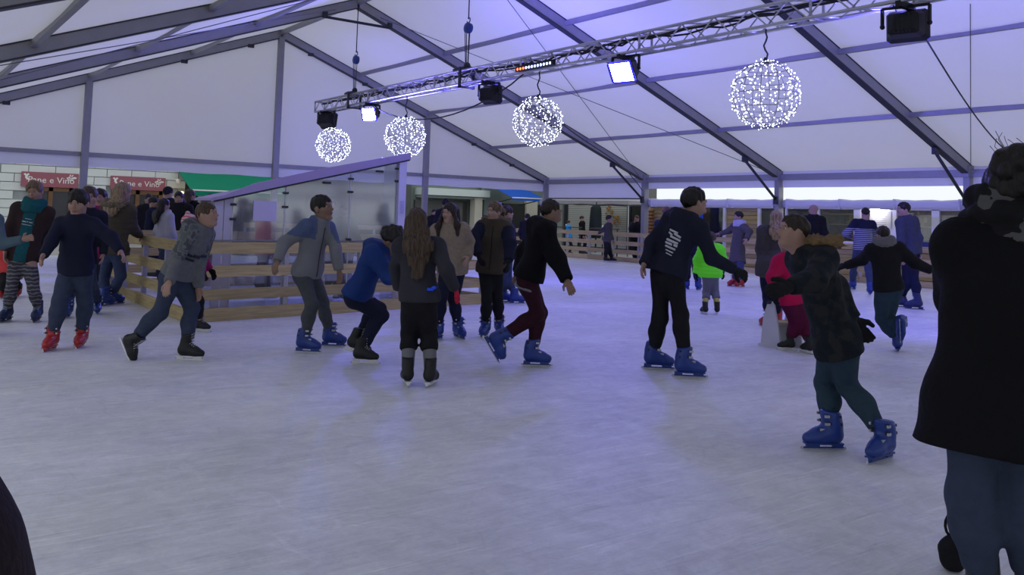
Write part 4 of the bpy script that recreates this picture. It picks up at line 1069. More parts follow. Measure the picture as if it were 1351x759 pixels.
    q = MB(); q.sphere(T(0, .345, -.232), (hh*.088, hh*.030, hh*.018), 10, 6, RH); isl(q, 3)
    q = MB(); q.sphere(T(0, .338, -.272), (hh*.075, hh*.030, hh*.020), 10, 6, RH); isl(q, 3)
    # ---------- hands
    sH = H/1.62
    for nm, gv in (('R', gr), ('L', gl)):
        d = unit(Wr[nm]-E[nm]); inn = (-rt if nm == 'R' else rt)
        n = unit(inn*.8-tf*.0+UP*-.3) if palm is None else palm
        hpm = hand_prims(Wr[nm], d, n, sH*(1.12 if gv else 1.0))
        if gv:
            for p_ in hpm: p_.ra += (.004 if p_.R is None else 0); p_.rb += (.004 if p_.R is None else 0)
        Vq, Fq = mesh_field([Group(hpm, .008)], .0055*res)
        n0 = sum(len(q_) for q_ in parts_v); parts_v.append(Vq); parts_f.append(Fq+n0); fm.append(np.full(len(Fq), 5 if nm == 'R' else 6))
    # ---------- trunk and limbs of the body underneath
    bl = [cone(hipP, nk-tu*.05*H, .070*H, .075*H, np.array([rt, tf, tu]), (1, .62, 1))]
    for nm in 'RL':
        bl += [cone(nk-tu*.04*H, S[nm], .035*H, .034*H), cone(S[nm], E[nm], .031*H, .024*H), cone(E[nm], Wr[nm], .024*H, .017*H)]
        if nm in K: bl += [cone(HJ[nm], K[nm], .052*H, .034*H), cone(K[nm], feet[nm], .034*H, .024*H)]
    Vb, Fb = mesh_field([Group(bl, .03)], .020*res)
    n0 = sum(len(q_) for q_ in parts_v); parts_v.append(Vb); parts_f.append(Fb+n0); fm.append(np.zeros(len(Fb), int))
    hm = hair.get('mat') if hair else None
    me = np_mesh('body', np.concatenate(parts_v), np.concatenate(parts_f), [sk, M_EYEW, M_IRIS, mat('lip_'+tone, {'fair': (.24, .09, .08), 'tan': (.16, .07, .06), 'pale': (.27, .11, .10)}[tone], .4, .05, 9, 0), hm or M_IRIS, gr or sk, gl or sk], np.concatenate(fm))
    link('body', me, None, root)
    # ---------- hair
    if hair and hair['style'] != 'bald':
        st = hair['style']; k = hair.get('vol', 1.0)
        hg = [ell(T(0, -.045, .15), (.355*hh*k, .445*hh*k, .385*hh*k), RH)]
        subs = [ell(T(0, .54, -.25), (.35*hh, .37*hh, .49*hh), RH)]
        if hair.get('fringe'): subs = [ell(T(0, .54, -.34), (.35*hh, .37*hh, .50*hh), RH)]
        low = -.16 if st in ('short', 'crop') else -.30
        if st == 'crop': hg = [ell(T(0, -.04, .14), (.338*hh, .425*hh, .372*hh), RH)]
        g0 = Group(hg, .03, [(T(0, 0, low), RH.T @ np.array([0, .55, -1.0]))], subs, .015)
        gs = [g0]; bk = -tf
        if st == 'long':
            Ln = hair.get('len', .9)
            back = nk-tu*.0+bk*(.075*H)
            p0, p1 = T(0, -.26, .10), T(0, -.30, -.35); p2 = nk+bk*(.085*H+top.get('t', .015))-tu*.02*H+tu*0; p3 = p2-tu*Ln*hh+bk*.01
            RT = np.array([rt, tf, tu]); wd = hair.get('w', 1.0)
            gs.append(Group([cone(p0, p1, .24*hh, .24*hh, RH, (1.30*wd, .75, 1)), cone(p1, p2, .24*hh, .24*hh, RT, (1.30*wd, .5, 1)), cone(p2, p3, .24*hh, .16*hh, RT, (1.35*wd, .35, 1))], .05))
            if hair.get('front'):
                for e in (-1, 1):
                    q0 = T(e*.30, .05, .05); q1 = nk+rt*e*.075*H+tf*.055*H; q2 = q1-tu*Ln*.8*hh+tf*.012*H
                    gs.append(Group([cone(q0, q1, .10*hh, .13*hh), cone(q1, q2, .13*hh, .08*hh)], .04))
        if st == 'pony':
            a, b, c = T(0, -.42, .12), T(0, -.70, .02), T(0, -.78, -.65); gs.append(Group([cone(T(0, -.3, .15), a, .12*hh, .10*hh), cone(a, b, .09*hh, .13*hh), cone(b, c, .13*hh, .05*hh)], .03))
        if st == 'bun':
            gs.append(Group([cone(T(0, -.30, .45), T(0, -.34, .52), .20*hh, .20*hh)], .03))
        if st == 'curly':
            rg = random.Random(seed); L_ = []
            for i in range(60):
                zz = rg.uniform(-.35, 1); ph = rg.uniform(0, 6.28); q = math.sqrt(max(0, 1-zz*zz)); a_, b_, c_ = .34*q*math.cos(ph), -.05+.43*q*math.sin(ph), .14+.38*zz
                if b_ > .18 and c_ < .30: continue
                L_.append(cone(T(a_, b_, c_), T(a_, b_, c_), .085*hh, .085*hh))
            gs.append(Group(L_, .015))
        fa = 95/hh*.23
        def hd(x, y, z, c=hc): 
            return .0042*np.sin((x-c[0])*fa*1.3+2*np.sin((z-c[2])*9))*np.cos((y-c[1])*fa+1.5*np.sin((z-c[2])*11))+.0022*np.sin(fa*.6*((x-c[0])+(y-c[1])))
        Vq, Fq = mesh_field(gs, .0085*res if st == 'long' else .0075*res, .03, hd); link('hair', np_mesh('hair', Vq, Fq, [hm]), None, root)
    # ---------- trousers
    RT = np.array([rt, tf, tu])
    if legs:
        t = legs.get('t', .008); tw = legs.get('w', 1.0); gs = [Group([cone(hipP+tu*.05*H, hipP-tu*.01*H, .076*H*bulk+t, .078*H*bulk+t, RT, (1.0, .70, 1)), cone(HJ['R']-tf*.010*H-tu*.01*H, HJ['L']-tf*.010*H-tu*.01*H, .052*H, .052*H)], .03, [(hipP+tu*.10*H, tu)])]
        for nm in K:
            an = feet[nm]; kd = unit(an-K[nm]); end = K[nm]+kd*(np.linalg.norm(an-K[nm])-legs.get('short', .055)*H)
            gs.append(Group([cone(HJ[nm]-tf*.002*H-tu*.01*H, K[nm], .054*H*tw+t, .038*H*tw+t), cone(K[nm], K[nm]+kd*.09*H-tf*.010*H, .037*H*tw+t, .039*H*tw+t), cone(K[nm]+kd*.08*H-tf*.006*H, end, .038*H*tw+t, .031*H*tw+t)], .03, [(end+kd*.02*H, kd)]))
        Vq, Fq = mesh_field(gs, .013*res, .04, folds(seed, legs.get('fold', .004))); link('trousers', np_mesh('trousers', Vq, Fq, [legs['mat']]), None, root)
        if legs.get('sock'):
            sp = []
            for nm in K:
                kd = unit(feet[nm]-K[nm]); e1 = K[nm]+kd*(np.linalg.norm(feet[nm]-K[nm])-legs.get('short', .055)*H-.01); 
                Vq, Fq = mesh_field([Group([cone(e1, feet[nm]-kd*.02, .034*H*tw+.004, .036*H)], .02)], .012*res); link('sock', np_mesh('sock', Vq, Fq, [legs['sock']]), None, root)
    for nm in feet: add_skate(root, feet[nm], toe[nm], soleup[nm], hs, skates)
    # ---------- jacket
    if top:
        t = top.get('t', .014); hem = top.get('hem', .02); fl = top.get('flare', 0.0); dp = top.get('depth', .70)
        lo_ = hipP-tu*hem*H; mid = hipP+tu*TL*.42; ch = hipP+tu*TL*.72
        if hem > .10:
            kn = np.mean([K[n_] for n_ in K], axis=0) if K else hipP-UP*.25*H; dn = unit(unit(kn-hipP)+(-tu)*.6); lo_ = hipP+dn*hem*H
        else: dn = -tu
        pr_ = [cone(lo_+dn*.02, hipP+tu*.02*H, (.101+fl)*H*bulk+t, .099*H*bulk+t, RT, (1, dp+.08, 1)), cone(hipP+tu*.02*H, mid, .099*H*bulk+t, (.078+top.get('waist', .004))*H*bulk+t, RT, (1, dp, 1)), cone(mid, ch, (.078+top.get('waist', .004))*H*bulk+t, .092*H*bulk+t, RT, (1, dp, 1)), cone(ch, nk-tu*.055*H, .092*H*bulk+t, .066*H+t, RT, (1, dp, 1))]
        gT = Group(pr_, .04, [(lo_, dn)])
        gs = [gT]
        slv = top.get('slv', 1.0)
        for nm in 'RL':
            we = Wr[nm]; fd = unit(we-E[nm])
            gs.append(Group([cone(nk-tu*.035*H, S[nm], .038*H+t, .042*H*slv+t), cone(S[nm], E[nm], .040*H*slv+t, .032*H*slv+t), cone(E[nm], we, .033*H*slv+t, .025*H*slv+t*.7)], .03, [(we-fd*top.get('cuff', .0)*H, fd)]))
        cl = top.get('collar', 'round')
        nb = nk+tu*.0
        if cl in ('high', 'hood', 'fur'): gs.append(Group([cone(nk-tu*.04*H, nk+tu*.025*H+tf*.008*H, .056*H+t, .050*H+t, RT, (1, .95, 1))], .03, [(nk+tu*.035*H, tu)]))
        if cl == 'round': gs.append(Group([cone(nk-tu*.05*H, nk-tu*.0*H, .055*H+t, .043*H+t*.5, RT, (1, .9, 1))], .03, [(nk+tu*.004*H, tu)]))
        if cl in ('hood', 'fur'):
            gs.append(Group([ell(nk-tf*.056*H+tu*.000*H, (.080*H, .042*H, .046*H), RT), cone(nk-tf*.04*H-rt*.058*H-tu*.008*H, nk-tf*.04*H+rt*.058*H-tu*.008*H, .030*H, .030*H), cone(nk-tf*.075*H-tu*.02*H, nk-tf*.075*H-tu*.055*H, .045*H, .028*H)], .03, (), [ell(nk+tu*.05*H-tf*.02*H, (.06*H, .05*H, .05*H), RT)], .02))
        rdg = (tu, hipP, top['quilt'], .010) if top.get('quilt') else None
        fmf = None
        Vq, Fq = mesh_field(gs, .013*res, .045, folds(seed+1, top.get('fold', .005), 1.0, rdg))
        ms = [top['mat']]; fmi = None
        if top.get('mat2'):
            ms.append(top['mat2'][0]); cen = Vq[Fq].mean(1); fmi = top['mat2'][1](cen, dict(nk=nk, hip=hipP, tu=tu, rt=rt, tf=tf, S=S, E=E, W=Wr, H=H)).astype(int)
        link(top.get('name', 'jacket'), np_mesh(top.get('name', 'jacket'), Vq, Fq, ms, fmi), None, root)
        jacket = (Vq, Fq)
        if cl == 'fur' or top.get('fur'):
            fc = nk-tf*.055*H+tu*.022*H; fa = np.linspace(0, 2*math.pi, 25)
            pts = [fc+rt*.088*H*math.cos(a)-tf*.058*H*math.sin(a)-tu*(.018*H*math.sin(a)) for a in fa]
            rgf = np.random.RandomState(seed)
            fp = [cone(pts[i], pts[i+1], .020*H, .020*H) for i in range(24)]
            for i in range(160):
                k0 = rgf.randint(24); b_ = pts[k0]+rgf.normal(0, .006*H, 3); out = unit(pts[k0]-fc+rgf.normal(0, .05*H, 3)+tu*.02*H); fp.append(cone(b_, b_+out*.036*H, .009*H, .002*H))
            Vq, Fq = mesh_field([Group(fp, .012)], .009*res); link('fur_trim', np_mesh('fur_trim', Vq, Fq, [top.get('furmat') or cloth('fur_brown', (.17, .12, .08), .6, 30)]), None, root)
        if top.get('undershirt'):
            um, uh = top['undershirt']; q = hipP-tu*uh*H
            Vq, Fq = mesh_field([Group([cone(hipP+tu*.06*H, q+(-tu)*.02, .082*H*bulk+t*.5, .086*H*bulk+t*.6, RT, (1, .72, 1))], .03, [(q, -tu)])], .013*res); link('shirt', np_mesh('shirt', Vq, Fq, [um]), None, root)
        if top.get('zip'):
            q = [nk-tu*TL*s_+tf*.0 for s_ in np.linspace(.05, 1.0, 14)]; tree = BVHTree.FromPolygons([tuple(v) for v in jacket[0]], [tuple(f) for f in jacket[1]]); pz = []
            for p in q:
                h_ = tree.ray_cast(Vector(p+tf*.5), Vector(-tf))
                if h_[0] is not None: pz.append(np.array(h_[0])+tf*.003)
            if len(pz) > 2: MB().tube([p+O for p in pz], .005, 5).build('zip', top['zip'], root)
        if top.get('print'):
            tree = BVHTree.FromPolygons([tuple(v) for v in jacket[0]], [tuple(f) for f in jacket[1]])
            for pr_s in top['print']:
                if pr_s[0] == 'bars':
                    _, rows, sgn, pm = pr_s; dv = tf*sgn; rv = np.cross(tu, dv); q = MB()
                    for (a0, h0, a1, h1, wd) in rows:
                        P2 = []
                        for f_ in np.linspace(0, 1, 7):
                            p = nk+rv*(a0+(a1-a0)*f_)*H+tu*(h0+(h1-h0)*f_)*H; h_ = tree.ray_cast(Vector(p+dv*.6), Vector(-dv))
                            if h_[0] is not None: P2.append(np.array(h_[0])+dv*.002+O)
                        if len(P2) > 2: q.tube(P2, wd*H, 5)
                    tag(q.build('print', pm, root), None, None, None, 'stuff'); continue
                txt, size, du, dr, sgn, pm = pr_s
                cu = bpy.data.curves.new('p', 'FONT'); cu.body = txt; cu.size = size; cu.align_x = 'CENTER'; cu.align_y = 'CENTER'; cu.resolution_u = 1
                to = bpy.data.objects.new('p', cu); COL.objects.link(to); dg = bpy.context.evaluated_depsgraph_get(); m3 = bpy.data.meshes.new_from_object(to.evaluated_get(dg)); bpy.data.objects.remove(to)
                co = np.empty(len(m3.vertices)*3); m3.vertices.foreach_get('co', co); co = co.reshape(-1, 3); dv = tf*sgn; rv = np.cross(tu, dv)
                ok = True; nc = np.zeros_like(co)
                for i_, c_ in enumerate(co):
                    p = nk-tu*du*H+rv*(dr*H+c_[0])+tu*c_[1]; h_ = tree.ray_cast(Vector(p+dv*.6), Vector(-dv)); nc[i_] = (np.array(h_[0]) if h_[0] is not None else p+dv*.12)+dv*.006
                m3.vertices.foreach_set('co', nc.ravel()); m3.update(); m3.materials.clear(); m3.materials.append(pm); link('print', m3, None, root)
    # ---------- scarf, hat and the rest
    for ex_ in extras:
        kd = ex_[0]
        if kd == 'scarf':
            m_ = ex_[1]; pr_ = []
            for lay in range(3):
                lf = ex_[3] if len(ex_) > 3 else 0; rr = .062*H+.008*H*(lay % 2)+lf*.25*H; c = nk+tu*(.045+lf-(.03+lf*.5)*lay)*H+tf*.008*H*lay
                P_ = [c+rt*rr*math.cos(a)+tf*rr*.95*math.sin(a)+tu*.006*math.sin(3*a+lay) for a in np.linspace(0, 2*math.pi, 13)]
                pr_ += [cone(P_[i], P_[i+1], (.021+lf*.2)*H, (.021+lf*.2)*H) for i in range(12)]
            if len(ex_) > 2 and ex_[2]:
                c = nk+tf*.085*H-tu*.02*H; pr_ += [cone(c, c-tu*ex_[2]*H+tf*.012*H, .035*H, .05*H, RT, (1.5, .5, 1))]
            Vq, Fq = mesh_field([Group(pr_, .014)], .011*res, .02, folds(seed+2, .003, 2)); link('scarf', np_mesh('scarf', Vq, Fq, [m_]), None, root)
        if kd == 'beanie':
            Vq, Fq = mesh_field([Group([ell(T(0, -.04, .16), (.37*hh, .46*hh, .42*hh), RH)], .03, [(T(0, 0, .10), RH.T @ np.array([0, .25, -1.0]))])]+([Group([cone(T(0, -.1, .62), T(0, -.1, .62), .13*hh, .13*hh)], .02)] if len(ex_) > 2 else []), .010*res); link('hat', np_mesh('hat', Vq, Fq, [ex_[1]]), None, root)
        if kd == 'pack':
            c = hipP+tu*TL*.62-tf*.115*H
            Vq, Fq = mesh_field([Group([cone(c+tu*.09*H, c-tu*.10*H, .085*H, .095*H, RT, (1, .62, 1))], .03)], .013*res); link('backpack', np_mesh('backpack', Vq, Fq, [ex_[1]]), None, root)
    PEOPLE.append(root); return root, dict(nk=nk+O, hip=hipP+O, tu=tu, rt=rt, tf=tf, S={k: v+O for k, v in S.items()}, E={k: v+O for k, v in E.items()}, W={k: v+O for k, v in Wr.items()}, H=H, T=lambda a, b, c: T(a, b, c)+O, hh=hh, K={k: v+O for k, v in K.items()}, A={k: v+O for k, v in feet.items()}, RH=RH)
# ================================================================== clothes
C_BLACK = cloth('black_cloth', (.012, .012, .015)); C_BLACK2 = cloth('black_padded', (.006, .006, .008), .5, 5, .9)
C_NAVY = cloth('navy_cloth', (.012, .014, .035)); C_NAVY2 = cloth('navy_hoodie', (.014, .016, .032))
C_JEAN = cloth('blue_denim', (.055, .075, .15), .4, 20); C_JEAND = cloth('dark_denim', (.038, .050, .088), .4, 20); C_JEANT = cloth('teal_denim', (.036, .070, .105), .4, 20); C_JEANG = cloth('grey_denim', (.12, .13, .15), .4, 20)
C_BROWN = cloth('brown_padded', (.085, .072, .055), .5, 5); C_DKBROWN = cloth('dark_brown', (.035, .022, .024))
C_TEAL = cloth('teal_knit', (.02, .16, .20), .6, 30); C_GREYH = cloth('grey_marl', (.24, .25, .27), .4, 25); C_GREYHD = camo_mat('grey_camo', [(.10, .11, .12), (.15, .16, .17), (.07, .075, .085)], 16)
C_LGREY = cloth('light_grey_fleece', (.30, .31, .34)); C_LBLUE = cloth('pale_blue_yoke', (.16, .22, .42))
C_BLUE = cloth('royal_blue_padded', (.012, .045, .22), .4, 6, .6); C_BEIGE = cloth('beige_plush', (.30, .245, .19), .8, 30); C_OLIVE = cloth('olive_canvas', (.075, .060, .045))
C_BURG = cloth('burgundy', (.055, .014, .026)); C_BURG2 = cloth('wine_red', (.13, .012, .055)); C_PINK = cloth('hot_pink', (.60, .012, .10)); C_MAG = cloth('magenta', (.35, .02, .14))
C_NEON = mat('neon_green', (.16, .95, .03), .7, .10, 6, .4, 0, .2, 30); C_LEGGREY = cloth('pale_grey_leggings', (.22, .22, .25)); C_YEL = cloth('yellow_sock', (.45, .42, .12))
C_CHAR = cloth('charcoal_wool', (.060, .055, .062), .5, 20); C_CHARB = cloth('brown_grey_wool', (.075, .068, .066), .5, 20); C_WHITE = cloth('white_fleece', (.50, .50, .58)); C_SLATE = cloth('slate_knit', (.045, .050, .075), .5, 25)
C_CAMO = camo_mat('dark_camo', [(.009, .012, .018), (.012, .015, .021), (.020, .022, .024)], 15); C_SLEEVE = cloth('pale_teal_sleeve', (.14, .22, .28)); C_CORAL = cloth('coral', (.55, .06, .06)); C_REDC = cloth('red_coat', (.45, .02, .03))
C_STRIPE = stripe_mat('navy_white_stripe', (.045, .05, .11), (.40, .40, .52), 26, .68); C_LEGPAT = stripe_mat('patterned_leggings', (.05, .05, .065), (.17, .165, .18), 24, .62, .06)
C_REDGLOVE = cloth('red_glove', (.42, .02, .05)); C_CYAN = cloth('cyan_jacket', (.02, .25, .55)); C_DKGREEN = cloth('dark_green', (.04, .10, .09))
_KEEP = ('black', 'navy', 'royal', 'hot', 'neon', 'coral', 'red_')
def hairm(n, c):
    m, nt, b = newmat('hair_'+n); L = nt.links.new; tc = nd(nt, 'ShaderNodeTexCoord'); mp = nd(nt, 'ShaderNodeMapping'); mp.inputs['Scale'].default_value = (110, 110, 9); L(tc.outputs['Object'], mp.inputs['Vector'])
    n1 = nd(nt, 'ShaderNodeTexNoise'); n1.inputs['Scale'].default_value = 1.0; n1.inputs['Detail'].default_value = 4; L(mp.outputs[0], n1.inputs['Vector'])
    cr = nd(nt, 'ShaderNodeValToRGB'); e = cr.color_ramp.elements; e[0].position = .35; e[0].color = rgba([q*.45 for q in c]); e[1].position = .68; e[1].color = rgba([min(1, q*1.6) for q in c]); L(n1.outputs['Fac'], cr.inputs[0]); L(cr.outputs[0], b.inputs['Base Color'])
    b.inputs['Roughness'].default_value = .5; b.inputs['Specular IOR Level'].default_value = .3
    bp = nd(nt, 'ShaderNodeBump'); bp.inputs['Strength'].default_value = .6; bp.inputs['Distance'].default_value = .006; L(n1.outputs['Fac'], bp.inputs['Height']); L(bp.outputs[0], b.inputs['Normal']); return m
H_BLK = hairm('black', (.010, .008, .008)); H_DKB = hairm('dark_brown', (.022, .014, .010)); H_BRN = hairm('brown', (.055, .034, .022)); H_LBR = hairm('light_brown', (.13, .085, .05)); H_BLD = hairm('blonde', (.24, .17, .11)); H_RED = hairm('auburn', (.10, .045, .03))
DEF = dict(t=.010)
def J(**k): return k
def shoulders(c, b):     # mask for a yoke of another colour
    h = (c-b['nk']) @ b['tu']; return h > -.10*b['H']
def sleeves(c, b):
    m = np.zeros(len(c), bool)
    for s in 'RL':
        for (p, q, f0) in ((b['S'][s], b['E'][s], .1), (b['E'][s], b['W'][s], -.1)):
            d = q-p; L = np.linalg.norm(d); t = (c-p) @ d/L/L; r = np.linalg.norm(c-p-np.clip(t, 0, 1)[:, None]*d, axis=1); m |= (r < .058*b['H']) & (t > f0) & (t < 1.3)
    return m
def upper_sleeves(c, b):
    return sleeves(c, b) & (((c-b['nk']) @ b['tu']) > -.17*b['H']) | shoulders(c, b) & (np.abs((c-b['nk']) @ b['rt']) > .07*b['H'])

# ---- left group
WPR = mat('print_white', (.55, .55, .60), .8, .05, 5, 0)
person('skater in open dark brown jacket with teal scarf and patterned leggings', 1.50, 12, (44, 239, 47, 268), (45, 273), (31, 339), armR=[(8, 308, 1), (6, 340, -1)], armL=[(64, 306, 1), (58, 338, 1)],
       legR=[(15, 382), ('g', 9, 424, 5)], legL=[(44, 382), ('g', 49, 424, 15)], hphi=10, top=J(mat=C_DKBROWN, t=.016, hem=.03, collar='round', mat2=(C_TEAL, lambda c, b: (np.abs((c-b['nk']) @ b['rt']) < .042*b['H']) & (((c-b['nk']) @ b['tf']) > .0)), print=[('bars', [(-.022, -.085, .022, -.085, .0022), (-.036, -.108, -.012, -.108, .004), (-.006, -.110, .004, -.104, .003), (.012, -.108, .034, -.108, .0035), (-.038, -.130, .030, -.130, .0022)], 1, WPR)]), legs=J(mat=C_LEGPAT, t=.004, w=1.0), hair=J(style='pony', mat=H_LBR), skates='dark', extras=[('scarf', C_TEAL, 0)])
_r, B_ = PEOPLE[-1], None
person('skater in navy jumper and jeans wearing red skates, arms held out', 1.40, 0, (103, 250, 103, 287), (102.5, 289), (100, 354), armR=[(68, 319, -1), (57, 337, -1)], armL=[(146, 313, -1), (159, 332, -1)],
       legR=[(79, 396), ('g', 68, 462, 5)], legL=[(112, 396), ('g', 107, 458, 12)], hphi=5, top=J(mat=C_NAVY, t=.014, hem=.045, collar='high'), legs=J(mat=C_JEAND, w=1.12), hair=J(style='short', mat=H_BLK, fringe=1), skates='red')
person('skater in brown padded jacket with fur hood, leaning on the plank fence', 1.55, 168, (162, 241, 163, 267), (157, 271), (151, 331), armR=[(174, 301, 1), (184, 310, 1)], armL=[(131, 303, 1), (136, 325, 1)],
       legR=[(159, 365), ('g', 148, 402, 150)], legL=[(138, 365), ('g', 137, 404, 160)], hphi=150, top=J(mat=C_BROWN, t=.022, hem=.02, collar='fur', quilt=.075, furmat=cloth('fur_tan', (.17, .14, .10), .7, 30)), legs=J(mat=C_JEAN), hair=J(style='long', mat=H_BLD, len=.25), skates='blue')
person('skater in navy top right behind the navy jumper and red skates', 1.42, 25, (117, 246, 119, 275), (117, 279), (109, 344), legR=[(92, 380), ('g', 89, 419, 10)], legL=[(122, 380), ('g', 127, 414, 30)], hphi=20, top=J(mat=C_NAVY2, hem=.03, collar='high'), legs=J(mat=C_JEAND), hair=J(style='short', mat=H_BRN), skates='blue', res=1.3)
person('skater in magenta jacket half hidden beside the fur-hooded jacket', 1.48, 20, (131, 249, 133, 272), (131, 277), (130, 338), legR=[(124, 372), ('g', 122, 393, 10)], legL=[(136, 368), ('g', 135, 393, 30)], hphi=10, top=J(mat=C_MAG, hem=.03, collar='high'), legs=J(mat=C_NAVY), hair=J(style='long', mat=H_DKB, len=.5), skates='blue', res=1.4)
person('person cut off at the left edge reaching out a pale teal sleeve', 1.50, 60, (-22, 248, -20, 280), (-24, 284), (-34, 356), armL=[(2, 322, -1), (30, 316, -1)], armR=[(-60, 320, 1), (-50, 350, 1)],
       legR=[(-45, 400), ('g', -48, 440, 60)], legL=[(-22, 400), ('g', -20, 444, 60)], hphi=70, top=J(mat=C_SLEEVE, hem=.02, slv=.85), legs=J(mat=C_JEAND), hair=J(style='short', mat=H_DKB), skates='blue', res=1.2)
person('small skater in coral top and black trousers behind the teal scarf', 1.15, 30, (6, 300, 7, 322), (6, 325), (10, 358), legR=[(6, 376), ('g', 3, 393, 20)], legL=[(20, 374), ('g', 24, 391, 30)], top=J(mat=C_CORAL, t=.02, hem=.06, collar='high'), legs=J(mat=C_BLACK), hair=J(style='short', mat=H_DKB), skates='red', res=1.4)
person('skater in grey camouflage hoodie gliding forward on black skates', 1.45, 78, (270, 267, 277, 300), (264, 302), (233, 362), armR=[(232, 345, -1), (223, 372, -1)], armL=[(262, 352, 1), (262, 378, 1)],
       legR=[(212, 412), ('a', 176, 449, -.05, 70, -58)], legL=[(253, 408), ('g', 245, 476, 85)], hphi=82, top=J(mat=C_GREYH, t=.012, hem=.01, collar='hood', mat2=(C_GREYHD, upper_sleeves), cuff=.0, print=[('M', .055, .085, .045, 1, cloth('print_blue', (.03, .035, .12))), ('bars', [(-.09, -.145, -.05, -.155, .009), (-.04, -.150, .02, -.158, .010), (.03, -.15, .07, -.145, .008), (-.08, -.175, -.02, -.182, .007)], 1, cloth('print_dark', (.025, .028, .05)))]), legs=J(mat=C_JEAND, w=1.05), hair=J(style='crop', mat=H_BRN), skates='black')
person('small skater in pink and white hat behind the grey camouflage hoodie', 1.20, 80, (250, 284, 252, 308), (250, 311), (257, 362), legR=[(262, 398), ('g', 262, 438, 80)], legL=[(256, 398), ('g', 252, 434, 80)], armR=[(266, 338, -1), (268, 360, -1)], gl=C_BLACK, gr=C_BLACK, top=J(mat=C_MAG, t=.016, hem=.03, collar='high'), legs=J(mat=C_BLACK), hair=J(style='short', mat=H_DKB), extras=[('beanie', stripe_mat('pink_hat', (.55, .10, .16), (.55, .45, .48), 28, .5, .05), 1)], skates='black', res=1.2)
# ---- middle group
person('skater in light grey tracksuit top and grey jeans on blue skates', 1.46, 58, (422, 257, 429, 292), (420, 294), (405, 361), armR=[(373, 322, 1), (366, 345, -1)], armL=[(443, 327, -1), (447, 357, -1)],
       legR=[(412, 403), ('g', 401, 465, 82)], legL=[(426, 400), ('g', 435, 457, 88)], hphi=68, top=J(mat=C_LGREY, t=.014, hem=.02, collar='high', mat2=(C_LBLUE, lambda c, b: shoulders(c, b) & (np.abs((c-b['nk']) @ b['rt']) > .055*b['H'])), zip=C_CHAR), legs=J(mat=C_JEANG, w=.95), hair=J(style='crop', mat=H_BLK), tone='tan', skates='blue')
person('skater in royal blue padded jacket bending forward', 1.42, 82, (515, 300, 522, 336), (502, 328), (471, 388), armR=[(513, 366, -1), (531, 372, -1)], armL=[(516, 362, 1), (535, 368, 1)],
       legR=[(503, 417), ('g', 476, 480, 85)], legL=[(500, 408), ('a', 470, 446, .12, 80, -12)], hphi=80, htilt=-28, top=J(mat=C_BLUE, t=.022, hem=.02, collar='hood', fold=.006), legs=J(mat=C_NAVY), hair=J(style='curly', mat=H_BLK), tone='tan', skates='black')
rr, bb = person('skater in charcoal jumper and black trousers seen from behind, wearing a red glove', 1.37, 180, (550, 275, 551, 312), (552, 318), (553, 394), armL=[(524, 350, 1), (527, 382, 1)], armR=[(589, 356, -1), (600, 380, 1)], gr=C_REDGLOVE,
       legR=[(566, 440), ('g', 567, 510, 165)], legL=[(540, 440), ('g', 537, 509, -165)], top=J(mat=cloth('charcoal_jumper', (.035, .035, .045)), t=.014, hem=.015, slv=1.05), legs=J(mat=C_BLACK, w=1.1, short=.13, sock=C_LEGGREY), hair=J(style='long', mat=H_BRN, len=1.0, w=1.1), skates='black')
o_ = MB(); p_ = bb['hip']+bb['tu']*.09-bb['tf']*.125+bb['rt']*.10
o_.box(p_, (.05, .012, .022), np.array([bb['rt'], bb['tf'], bb['tu']])); o_.sphere(p_+bb['rt']*.03+bb['tu']*.012-bb['tf']*.004, (.022, .008, .014), 8, 6, np.array([bb['rt'], bb['tf'], bb['tu']]))
o_.build('blue_glint', mat('glint_blue', (.02, .08, .75), .25, .1, 8, 0), rr)  # made-up blue piece standing in for a small blue glint on the back
person('skater in beige plush coat standing in front of the plank fence', 1.43, -10, (594, 268, 592, 294), (593, 297), (597, 355), armL=[(621, 324, 1), (617, 340, -1)], armR=[(571, 325, 1), (576, 352, 1)],
       legR=[(582, 394), ('g', 577, 448, -30)], legL=[(598, 394), ('g', 604, 446, 30)], hphi=-30, top=J(mat=C_BEIGE, t=.020, hem=.05, flare=.004, slv=1.0), legs=J(mat=C_NAVY), hair=J(style='long', mat=H_DKB, len=.6, front=1), tone='pale', skates='blue')
person('skater in olive parka with dark sleeves, looking left', 1.44, -8, (654, 266, 650, 292), (653, 295), (648, 354), armR=[(624, 316, -1), (631, 336, -1)], armL=[(673, 322, -1), (671, 344, -1)],
       legR=[(642, 396), ('g', 640, 444, -15)], legL=[(656, 394), ('g', 658, 442, 10)], hphi=-38, top=J(mat=C_OLIVE, t=.022, hem=.035, collar='fur', mat2=(C_NAVY, sleeves), zip=C_BLACK, furmat=cloth('fur_grey', (.16, .13, .11), .7, 30)), legs=J(mat=C_BLACK, w=.95), hair=J(style='pony', mat=H_LBR), tone='pale', gl=C_BLACK, gr=C_BLACK, skates='blue')
person('skater in jeans and blue skates hidden behind the olive parka', 1.48, 120, (668, 271, 670, 292), (667, 294), (667, 338), legR=[(670, 366), ('g', 679, 401, 110)], legL=[(664, 366), ('g', 664, 399, 110)], top=J(mat=C_NAVY, hem=.03), legs=J(mat=C_JEAN), hair=J(style='short', mat=H_DKB), skates='blue', res=1.4)
person('skater in black jacket and burgundy trousers pushing off to the right', 1.50, 92, (724, 264, 732, 294), (719, 297), (697, 369), armR=[(735, 342, -1), (748, 370, -1)], armL=[(690, 335, 1), (684, 358, 1)],
       legR=[(709, 414), ('a', 661, 446, -.04, 88, -57)], legL=[(713, 412), ('g', 702, 483, 88)], hphi=105, top=J(mat=C_BLACK2, t=.026, hem=.0, collar='hood', undershirt=(C_LGREY, .06), slv=1.1), legs=J(mat=C_BURG), hair=J(style='short', mat=H_DKB), tone='tan', skates='blue')
